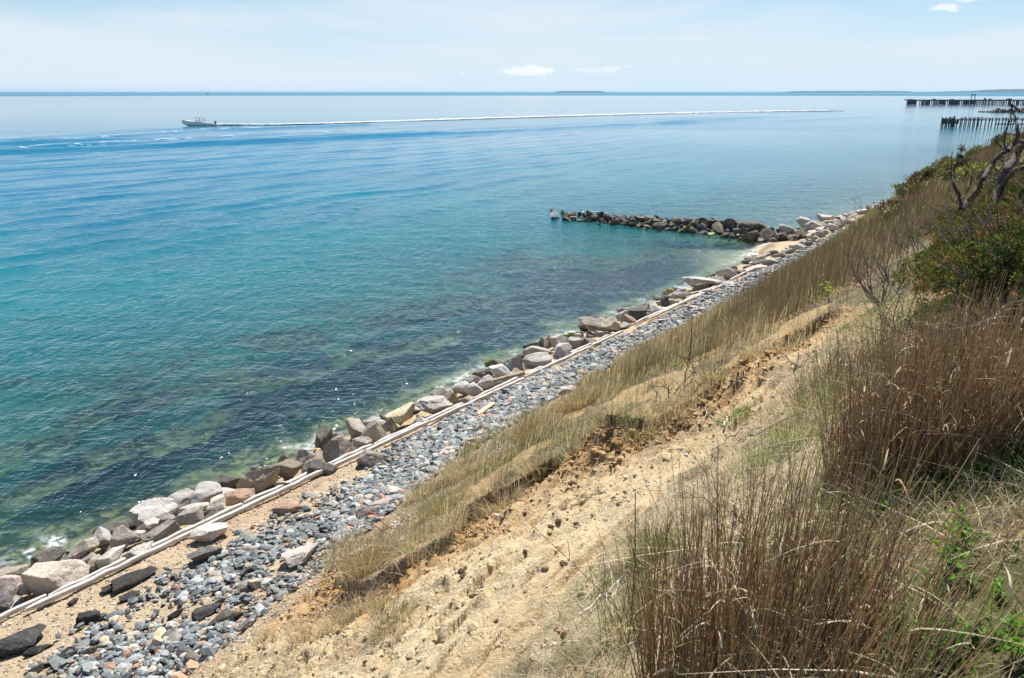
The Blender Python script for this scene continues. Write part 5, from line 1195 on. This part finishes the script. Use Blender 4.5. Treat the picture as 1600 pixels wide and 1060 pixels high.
def fallen(u1, v1, um, vm, u2, v2, r, mat, label):
    tb = Tubes(); P = []
    for u, v in ((u1, v1), (um, vm), (u2, v2)):
        p, _ = hit(u, v); P.append((p[0], p[1], ground_z(p[0], p[1]) + .06))
    P = np.array(P); tt = np.linspace(0, 2, 9); Q = np.stack([np.interp(tt, [0, 1, 2], P[:, j]) for j in range(3)], -1); Q[:, 2] = [max(q[2], ground_z(q[0], q[1]) + r * .8) for q in Q]; Q[1:-1] += rng.normal(0, .015, (7, 3))
    tb.add(Q, np.linspace(r, r * .5, 9), 5); return tag(tb.build('fallen_branch', mat), label, 'branch')
fallen(1130, 672, 1138, 655, 1172, 645, .014, M_BLEACH, 'bleached bent branch lying on the sandy mound')
fallen(1112, 705, 1150, 675, 1188, 640, .012, M_TWIG, 'long dark branch lying across the slope under the bleached one')
fallen(1088, 665, 1100, 655, 1104, 640, .008, M_BLEACH, 'short pale twig standing askew on the mound')
fallen(905, 975, 945, 940, 975, 915, .010, M_BLEACH, 'long pale stick on the litter left of the front reeds')
fallen(935, 965, 955, 945, 968, 920, .008, M_BLEACH, 'shorter pale stick crossing the long pale stick')
fallen(860, 800, 905, 790, 950, 760, .009, M_TWIG, 'thin grey root lying along the crumbled sand')
fallen(1160, 700, 1185, 680, 1260, 655, .010, M_TWIG, 'grey branch in the litter right of the mound')
fallen(700, 775, 735, 745, 770, 735, .010, M_BLEACH, 'pale dead stem sticking across the big pale tussock')
# dead and wind bent trees on the skyline
DT = 14.5; M_BARK = simple_mat('dark_bark', (.10, .08, .068), .9, 18., .4, .6)
dead = empty('dead_tree'); tb = Tubes()
trunk = [(1502, 327), (1512, 314), (1524, 305), (1536, 280), (1546, 262), (1556, 250), (1566, 240), (1574, 236)]
im_branch(tb, trunk, DT, .055, .035, 8); tb.build('trunk', M_BARK, dead)
tb = Tubes()
for L_, a, b in [([(1574, 236), (1584, 226), (1590, 212), (1591, 198), (1586, 185), (1581, 170), (1577, 155)], .045, .012), ([(1574, 236), (1568, 220), (1570, 208), (1578, 190), (1581, 172)], .028, .012), ([(1574, 236), (1564, 230), (1558, 222), (1556, 213)], .022, .008), ([(1590, 212), (1600, 206), (1612, 205)], .02, .01),
                 ([(1581, 165), (1592, 172), (1606, 178), (1622, 190)], .022, .012), ([(1568, 209), (1576, 211), (1585, 203)], .010, .004), ([(1560, 243), (1570, 247), (1577, 251), (1574, 256)], .016, .006), ([(1590, 222), (1602, 226), (1610, 240)], .02, .01)]: im_branch(tb, L_, DT, a, b, 6)
tb.build('branches', M_BARK, dead); tag(dead, 'leafless dark tree leaning right on the skyline with forked top', 'dead tree')
t2 = empty('dead_tree'); tb = Tubes(); im_branch(tb, [(1540, 345), (1554, 312), (1566, 280), (1574, 264), (1584, 250), (1592, 236), (1602, 222), (1616, 212), (1640, 196)], DT - 1.5, .075, .045, 8); tb.build('trunk', M_BARK, t2)
tb = Tubes(); im_branch(tb, [(1545, 335), (1562, 295), (1580, 270), (1600, 262), (1625, 250)], DT - 1.8, .05, .035, 7)
for L_ in ([(1574, 262), (1568, 252), (1560, 246)], [(1570, 280), (1564, 288), (1556, 293)]): im_branch(tb, L_, DT - 1.5, .02, .006, 5)
tb.build('branches', M_BARK, t2); tag(t2, 'thick grey trunk rising to the right edge behind the juniper', 'dead tree')
def sprays(rr, ctrs, dirs, n_each, ln, wd, cols, wts, jit=.6):
    """small scale-leaf sprays: each a handful of narrow pointed quads fanning out"""
    n = len(ctrs) * n_each; c_ = np.repeat(ctrs, n_each, 0); d_ = np.repeat(dirs, n_each, 0) + rr.normal(0, jit, (n, 3)); d_ /= np.linalg.norm(d_, axis=1)[:, None]
    c_ = c_ + rr.normal(0, ln * .35, (n, 3)); s_v = np.cross(d_, rr.normal(size=(n, 3))); s_v /= np.linalg.norm(s_v, axis=1)[:, None] + 1e-9; L_ = ln * rr.uniform(.5, 1.2, (n, 1)); W_ = wd * rr.uniform(.6, 1.2, (n, 1))
    V = np.stack([c_, c_ + d_ * L_ * .5 + s_v * W_, c_ + d_ * L_, c_ + d_ * L_ * .5 - s_v * W_], 1).reshape(-1, 3); Fc = np.arange(n * 4).reshape(-1, 4)
    ci = rr.choice(len(cols), len(ctrs), p=np.array(wts) / sum(wts)); col = np.repeat(np.repeat(np.array(cols)[ci], n_each, 0) * rr.uniform(.7, 1.3, (n, 1)), 4, 0); return V, Fc, col
sm = empty('small_juniper'); tb = Tubes()
stems_ = [([(1502, 327), (1500, 310), (1494, 297), (1489, 287), (1488, 275), (1491, 262), (1496, 252), (1500, 240), (1503, 230)], .04, .012), ([(1489, 287), (1486, 272), (1487, 250), (1488, 237)], .018, .006), ([(1500, 312), (1508, 304), (1516, 290), (1518, 280)], .016, .007), ([(1494, 297), (1484, 300), (1482, 292)], .012, .005), ([(1500, 312), (1490, 316), (1483, 305)], .014, .005), ([(1496, 256), (1504, 252), (1512, 250)], .012, .004), ([(1491, 262), (1484, 262), (1478, 264)], .012, .004)]
for L_, a, b in stems_: im_branch(tb, L_, DT - .5, a, b, 5)
tb.build('stems', M_BARK, sm); cen = []
for u, v in [(1502, 230), (1500, 235), (1504, 236), (1498, 241), (1499, 247), (1495, 247), (1503, 247), (1497, 255), (1506, 252), (1511, 251), (1515, 253), (1493, 259), (1483, 262), (1479, 264), (1508, 255), (1501, 258)]:
    for k in range(4): cen.append(ray(u + rng.normal() * 1.1, v + rng.normal() * .8) * (DT - .5 + rng.normal() * .05) + np.array([0, 0, EYE]))
cen = np.array(cen); V, Fc, cc = sprays(np.random.default_rng(5), cen, np.tile([.6, 0, .5], (len(cen), 1)), 8, .05, .009, [(.05, .06, .03), (.08, .075, .035), (.10, .06, .03)], [.5, .3, .2]); mesh_np('foliage', V, Fc, M_NEEDLE, cc, parent=sm); tag(sm, 'small wind bent juniper with flag shaped dark crown on the skyline', 'juniper')
JG, JG2, JY, JB, JO, JD = (.062, .092, .022), (.12, .15, .03), (.23, .24, .05), (.19, .11, .06), (.36, .19, .08), (.045, .055, .025)
def juniper(s, t, rs, rt, h, n, label, seed, wts=(.26, .24, .14, .15, .13, .08)):
    rr = np.random.default_rng(seed); x, y = to_xy(s, t); z = ground_z(x, y); e = empty('juniper_bush', (x, y, z)); tb = Tubes(); ends = []
    nb = 26
    for i in range(nb):
        a = rr.uniform(0, 6.28); q = math.sqrt(rr.random()); ex, ey = math.cos(a) * q * rs, math.sin(a) * q * rt; ez = h * (.45 + .6 * math.sqrt(max(0, 1 - q * q)) * rr.uniform(.7, 1.1)); ends.append((ex, ey, ez))
        # slope the crown with the hillside: lower towards the sea
        tb.add([(rr.normal() * .1, rr.normal() * .1, -.1), (ex * .4, ey * .4, ez * .35), (ex * .8, ey * .8, ez * .7), (ex, ey, ez)], [.035, .028, .016, .006], 5)
        for k in range(3):
            f = rr.uniform(.4, .95); o_ = rr.normal(0, .16, 3); tb.add([(ex * f, ey * f, ez * f), (ex * f + o_[0], ey * f + o_[1], ez * f + abs(o_[2])), (ex * f + o_[0] * 1.8, ey * f + o_[1] * 1.8, ez * f + abs(o_[2]) * 2.2)], [.010, .007, .003], 3)
    tb.build('branches', M_TWIG, e)
    ends = np.array(ends); lobes = np.concatenate([ends, ends[rr.integers(0, nb, 34)] + rr.normal(0, (.22 * rs, .22 * rt, .12), (34, 3))]); i = rr.integers(0, len(lobes), n)
    lr = rr.uniform(.14, .30, len(lobes))[i]; dv = rr.normal(size=(n, 3)); dv /= np.linalg.norm(dv, axis=1)[:, None]; c_ = lobes[i] + dv * (lr * rr.uniform(.35, 1.05, n) ** .6)[:, None] * np.array([1.25, 1.25, .75])
    # follow the terrain
    xs_, ys_ = c_[:, 0] + x, c_[:, 1] + y; c_[:, 2] += base_z(*to_st(xs_, ys_)) - z - 0; k = c_[:, 2] + z > base_z(*to_st(xs_, ys_)) + .02; c_, dv, i = c_[k], dv[k], i[k]
    tone = rr.random(len(lobes))[i]; cols = [JG, JG2, JY, JB, JO, JD]
    wA = np.array(wts) * (1, 1, 1.3, .35, .3, 1); wB = np.array(wts) * (.7, .7, .6, 2., 1.2, 1.2)
    V1_, F1_, C1_ = sprays(rr, c_[tone < .76], dv[tone < .76] * .7 + (0.1, 0, .55), 10, .046, .0085, cols, wA); V2_, F2_, C2_ = sprays(rr, c_[tone >= .76], dv[tone >= .76] * .7 + (0.1, 0, .5), 10, .046, .0075, cols, wB)
    mesh_np('foliage', np.concatenate([V1_, V2_]), np.concatenate([F1_, F2_ + len(V1_)]), M_NEEDLE, np.concatenate([C1_, C2_]), parent=e); return tag(e, label, 'juniper')
juniper(9.6, 19.3, 1.0, 1.0, 1.15, 4200, 'dense green juniper at the right edge, nearest to the viewer', 501)
juniper(8.6, 19.0, .6, .5, .9, 2200, 'shaded dark green juniper right behind the big reed clump', 508, (.4, .2, .06, .1, .06, .2))
juniper(7.4, 20.0, .7, .7, 1.0, 2600, 'dark juniper foliage at the right edge beside the reed clump', 509, (.4, .2, .06, .08, .04, .2))
juniper(11.8, 18.7, 1.1, .8, .8, 4200, 'juniper bush with rusty tips, above the big reed clump', 502, (.2, .2, .12, .2, .2, .08))
juniper(13.6, 19.6, 1.3, 1.2, 1.1, 4000, 'yellow green juniper mound at the right edge behind the nearest one', 503, (.26, .28, .24, .08, .06, .08))
juniper(15.6, 18.1, 1.4, .8, .7, 4000, 'sprawling juniper with brown dead patches on the slope', 504, (.18, .2, .12, .24, .2, .06))
juniper(18.5, 18.6, 1.6, 1.1, .8, 3600, 'rust and green juniper below the thick grey trunk', 505, (.2, .2, .14, .2, .2, .06))
juniper(20.0, 17.7, 1.4, .7, .6, 3000, 'low brownish juniper at the downhill edge of the thicket', 506, (.14, .14, .08, .32, .26, .06))
juniper(23.5, 18.0, 1.8, 1.0, .7, 3000, 'farthest rusty juniper under the leaning dead tree', 507, (.16, .16, .1, .26, .26, .06))
twig_bush(0, 0, 7, .7, .012, 'tangle of bare grey twigs between the junipers and reeds', 14, M_TWIG, (-.1, -.2, .8), st=(10.4, 17.7))
def leafy_plant(u, v, h, n, lw, label, col=((.13, .30, .035), (.20, .38, .05), (.09, .2, .03)), seed=1, st=None):
    rr = np.random.default_rng(seed)
    if st: x, y = to_xy(*st)
    else: p, _ = hit(u, v); x, y = p[0], p[1]
    z = ground_z(x, y); e = empty('leafy_plant', (x, y, z)); tb = Tubes(); V, Fc, cc = [], [], []
    for k in range(max(3, n // 9)):
        a = rr.uniform(0, 6.28); rad = rr.uniform(.05, .30) * h * 3; top = np.array([math.cos(a) * rad, math.sin(a) * rad, h * rr.uniform(.6, 1.1)]); tb.add([(0, 0, -.02), tuple(top * (.4, .4, .55)), tuple(top)], [.004, .003, .0015], 3)
        for j in range(9):
            f = rr.uniform(.35, 1.05); c_ = top * (f, f, f); a2 = rr.uniform(0, 6.28); el_ = rr.uniform(-.2, .6); d_ = np.array([math.cos(a2) * math.cos(el_), math.sin(a2) * math.cos(el_), math.sin(el_)]); sd_ = np.cross(d_, (0, 0, 1)); sd_ /= np.linalg.norm(sd_); L_ = lw * rr.uniform(1.4, 2.2); W_ = lw * rr.uniform(.35, .55); dn = np.array([0, 0, -.25 * L_]); up_ = np.array([0, 0, .08 * L_])
            b = len(V); V += [c_, c_ + d_ * L_ * .35 + sd_ * W_ + up_, c_ + d_ * L_ * .75 + sd_ * W_ * .7 + dn * .3, c_ + d_ * L_ + dn, c_ + d_ * L_ * .75 - sd_ * W_ * .7 + dn * .3, c_ + d_ * L_ * .35 - sd_ * W_ + up_]; Fc += [(b, b + 1, b + 2, b + 3), (b, b + 3, b + 4, b + 5)]; cc += [np.array(col[rr.integers(0, len(col))]) * rr.uniform(.8, 1.2)] * 6
    tb.build('stem', M_DKTWIG, e); mesh_np('leaves', np.array(V), np.array(Fc), M_LEAF, np.array(cc), parent=e); return tag(e, label, 'leafy plant')
for i, (u, v, h, n, lw, lb) in enumerate([(1490, 880, .16, 70, .028, 'bright green leafy plant in the middle of the near undergrowth'), (1520, 905, .14, 60, .028, 'bright green leafy plant right next to the one in the middle of the undergrowth'), (1505, 835, .12, 50, .022, 'green plant with small leaves arching behind the two bright ones'), (1370, 805, .12, 40, .02, 'small green plant in shade below the big reed clump'), (1330, 905, .14, 60, .024, 'green plant seen between the front reeds'), (1410, 1000, .16, 60, .026, 'yellow green plant low at the bottom right between reeds'), (1520, 1010, .15, 60, .026, 'bright green plant near the bottom right corner'), (1580, 985, .12, 40, .024, 'small green plant at the right edge near the bottom'), (1290, 975, .12, 50, .024, 'green leaves at the foot of the front reeds'), (1330, 745, .10, 40, .016, 'low green plant at the left foot of the big reed clump'), (1450, 930, .13, 50, .024, 'green plant under arching pale leaves, left of the two bright ones'), (1560, 930, .12, 50, .024, 'green plant half hidden by thin reeds at the right'), (1470, 1045, .14, 60, .026, 'leafy plant cut by the bottom edge, right of middle'), (1580, 1050, .14, 60, .026, 'leafy plant in the bottom right corner'), (1250, 1035, .12, 40, .02, 'green leaves low between the two front reed stands')]): leafy_plant(u, v, h * (.7 if u > 1500 and v > 900 else 1.2), int(n * (.8 if u > 1500 and v > 900 else 1.6)), lw * (.75 if v > 900 else 1.), lb, seed=i)
for i, (u, v, h, n, lw, lb) in enumerate([(1295, 470, .45, 60, .05, 'yellow green bush among the brown reed grass'), (1118, 590, .22, 40, .035, 'sprig of yellow green leaves at the bare shrub on the mound'), (1062, 585, .22, 36, .035, 'small yellow green sprig in the beach grass'), (1500, 300, .4, 50, .05, 'yellow green leafy bush behind the skyline juniper'), (1560, 262, .4, 50, .05, 'pale green bush on the skyline between the dead trees'), (640, 872, .12, 30, .03, 'yellow flowering sprig on the tussock above bare sand')]): leafy_plant(u, v, h, n, lw, lb, ((.28, .36, .05), (.36, .40, .06), (.16, .24, .04)), seed=60 + i)
RED = ((.20, .03, .02), (.28, .05, .03), (.14, .06, .02))
for i, (u, v, lb) in enumerate([(1365, 765, 'dark red leaved sprigs at the foot of the big reed clump'), (1150, 830, 'reddish sprigs in the litter above the bare sand'), (880, 1010, 'reddish low plant at the bottom edge beside the bare sand')]): leafy_plant(u, v, .10, 50, .014, lb, RED, seed=90 + i)

# shrubs dotted over the far bluff
def bluff_shrub(s, t, rad, h, n, cols, wts, label, seed, ln=.13, wd=.03):
    rr = np.random.default_rng(seed); x, y = to_xy(s, t); z = ground_z(x, y); e = empty('bluff_shrub', (x, y, z)); tb = Tubes()
    for i in range(9): branch(tb, (0, 0, -.05), (rr.normal() * .5, rr.normal() * .5, .9), h * .9, .025, 2, rr)
    tb.build('twigs', M_TWIG, e); q = rr.normal(size=(n, 3)); q /= np.linalg.norm(q, axis=1)[:, None]; rad_ = rr.uniform(.3, 1, n) ** .5
    lob = 1 + .35 * noise3(q * 2.2 + seed, seed); c_ = q * (rad_ * lob)[:, None] * (rad, rad, h * .55) + (0, 0, h * .55)
    V, Fc, cc = sprays(rr, c_, q * .6 + (0, 0, .5), 5, ln, wd, cols, wts); mesh_np('foliage', V, Fc, M_GRASS, cc, parent=e); return tag(e, label, 'shrub')
OL, DKO, YG, RB = (.10, .11, .04), (.05, .05, .03), (.24, .30, .07), (.15, .09, .06)
for i, (s, t, rad, h, k, lb) in enumerate([
  (51, 14.6, .9, .9, 0, 'dark twiggy shrub on the skyline left of the dead tree'), (52.5, 13.2, .8, .7, 1, 'olive shrub on the skyline below the dark twiggy one'), (53, 11.6, .7, .9, 2, 'reddish brown shrub tuft standing up on the skyline, middle'),
  (57, 9.4, .6, 1.0, 2, 'reddish brown reed like bush on the skyline above the far wall rocks'), (55.5, 10.3, .7, .8, 0, 'dark shrub between the two reddish bushes on the skyline'), (48, 12.8, .9, .7, 3, 'yellow green shrub on the far slope under the skyline'),
  (44, 11.5, .8, .7, 1, 'olive shrub in the middle of the far slope'), (46, 15.6, 1., .7, 3, 'bright yellow green shrub beside the skyline juniper'), (40, 14.2, .9, .7, 1, 'olive mound of leaves left of the small wind bent juniper'),
  (36, 15.4, .9, .6, 3, 'yellow green low shrub between small juniper and thicket'), (38, 12.2, .8, .6, 2, 'brown bush half way down the far slope'), (62, 9.6, .9, .8, 1, 'far olive shrub low on the skyline'), (43, 16.6, 1., .8, 0, 'dark shrub behind the dead trees at the right edge'), (34, 13.2, .7, .5, 1, 'low olive shrub above the brown reed grass')]):
    bluff_shrub(s, t, rad, h, 520, [OL, DKO, YG, RB, STRAW], [(.3, .4, .05, .2, .05), (.5, .15, .15, .1, .1), (.1, .15, .0, .7, .05), (.3, .1, .5, .05, .05)][k], lb, 700 + i)

# ------------------------------------------------------------------ crumbled soil of the scar
M_SOIL = NT('soil_clod'); a = M_SOIL.attr('Col').outputs[0]; oc = M_SOIL.n('NewGeometry').outputs['Position']; n_ = M_SOIL.noise(30., 5., .7, oc)
c = M_SOIL.mix(M_SOIL.map(n_, .3, .7), M_SOIL.mix(1., a, (.72, .70, .66), 'MULTIPLY'), M_SOIL.mix(1., a, (1.15, 1.15, 1.12), 'MULTIPLY')); p = M_SOIL.n('BsdfPrincipled', {'Base Color': c, 'Roughness': .95, 'Specular IOR Level': .1}); M_SOIL.t.links.new(M_SOIL.bump(n_, .8, .03), p.inputs['Normal']); M_SOIL = M_SOIL.done(p.outputs[0])
N = 110000; s = rng.uniform(1, 16, N); t = rng.uniform(8.5, 17.4, N); ds, da, ins = scar_dist(s, t)
cl_ = np.clip(fbm2(s * 1.1, t * 1.6, 4, 501) * 2.2, 0, 1)
dens = np.where(ins, .10 + .9 * cl_ * sstep(7, 10, s) + .8 * np.exp(-(ds / .45) ** 2) + .35 * cl_, 0) + np.where(~ins, .35 * cl_ * sstep(12.6, 12, t) * sstep(9.5, 8.5, s) * sstep(0, 1, t - toe(s)), 0)
k = rng.random(N) < dens * .5 * np.where(ins, .5 + .5 * sstep(6, 9, s) + .5 * sstep(12.3, 11.5, t), 1); s, t, ds, ins = s[k], t[k], ds[k], ins[k]; n = len(s); x, y = to_xy(s, t); z = ground_z(x, y)
sz = np.minimum(rng.lognormal(-4.35, .55, n) * (1 + .5 * np.exp(-(ds / .5) ** 2)), .055); sh = shp[rng.integers(0, 16, n)] * sz[:, None, None] * np.array([1.3, 1., .75]); a = rng.uniform(0, 6.28, n); ca, sa = np.cos(a)[:, None], np.sin(a)[:, None]
VV = np.stack([sh[:, :, 0] * ca - sh[:, :, 1] * sa + x[:, None], sh[:, :, 0] * sa + sh[:, :, 1] * ca + y[:, None], sh[:, :, 2] + (z + sz * .3)[:, None]], -1); FF = F1[None] + (np.arange(n) * len(V1))[:, None, None]
o_ = np.clip(np.exp(-(ds / 1.) ** 2) + .3 * fbm2(s, t, 2, 502), 0, 1)[:, None]
col = (np.array((.64, .53, .36)) * (1 - o_) + np.array((.46, .27, .11)) * o_) * rng.uniform(.7, 1.1, (n, 1)); dk = rng.random(n) < .16; col[dk] = (.13, .09, .055)
tag(mesh_np('soil_clods', VV.reshape(-1, 3), FF.reshape(-1, 3), M_SOIL, np.repeat(col, len(V1), 0), smooth=False), 'crumbled orange and tan soil clods strewn over the bare scar', 'soil clods', kind='stuff')
# ------------------------------------------------------------------ sea haze: one closed box of even thin air
bm = bmesh.new(); box_bm(bm, -31000, 31000, -31000, 31000, -33, 55); HZ = bpy.data.materials.new('sea_haze'); HZ.use_nodes = True; ht = HZ.node_tree; ht.nodes.clear()
ho = ht.nodes.new('ShaderNodeOutputMaterial'); hv = ht.nodes.new('ShaderNodeVolumePrincipled'); hv.inputs['Color'].default_value = (.55, .78, 1., 1); hv.inputs['Density'].default_value = 3.6e-5; hv.inputs['Anisotropy'].default_value = .3; ht.links.new(hv.outputs[0], ho.inputs['Volume'])
hz = bm_obj('haze', bm, HZ); tag(hz, 'thin bluish sea haze over the whole bay', kind='stuff')
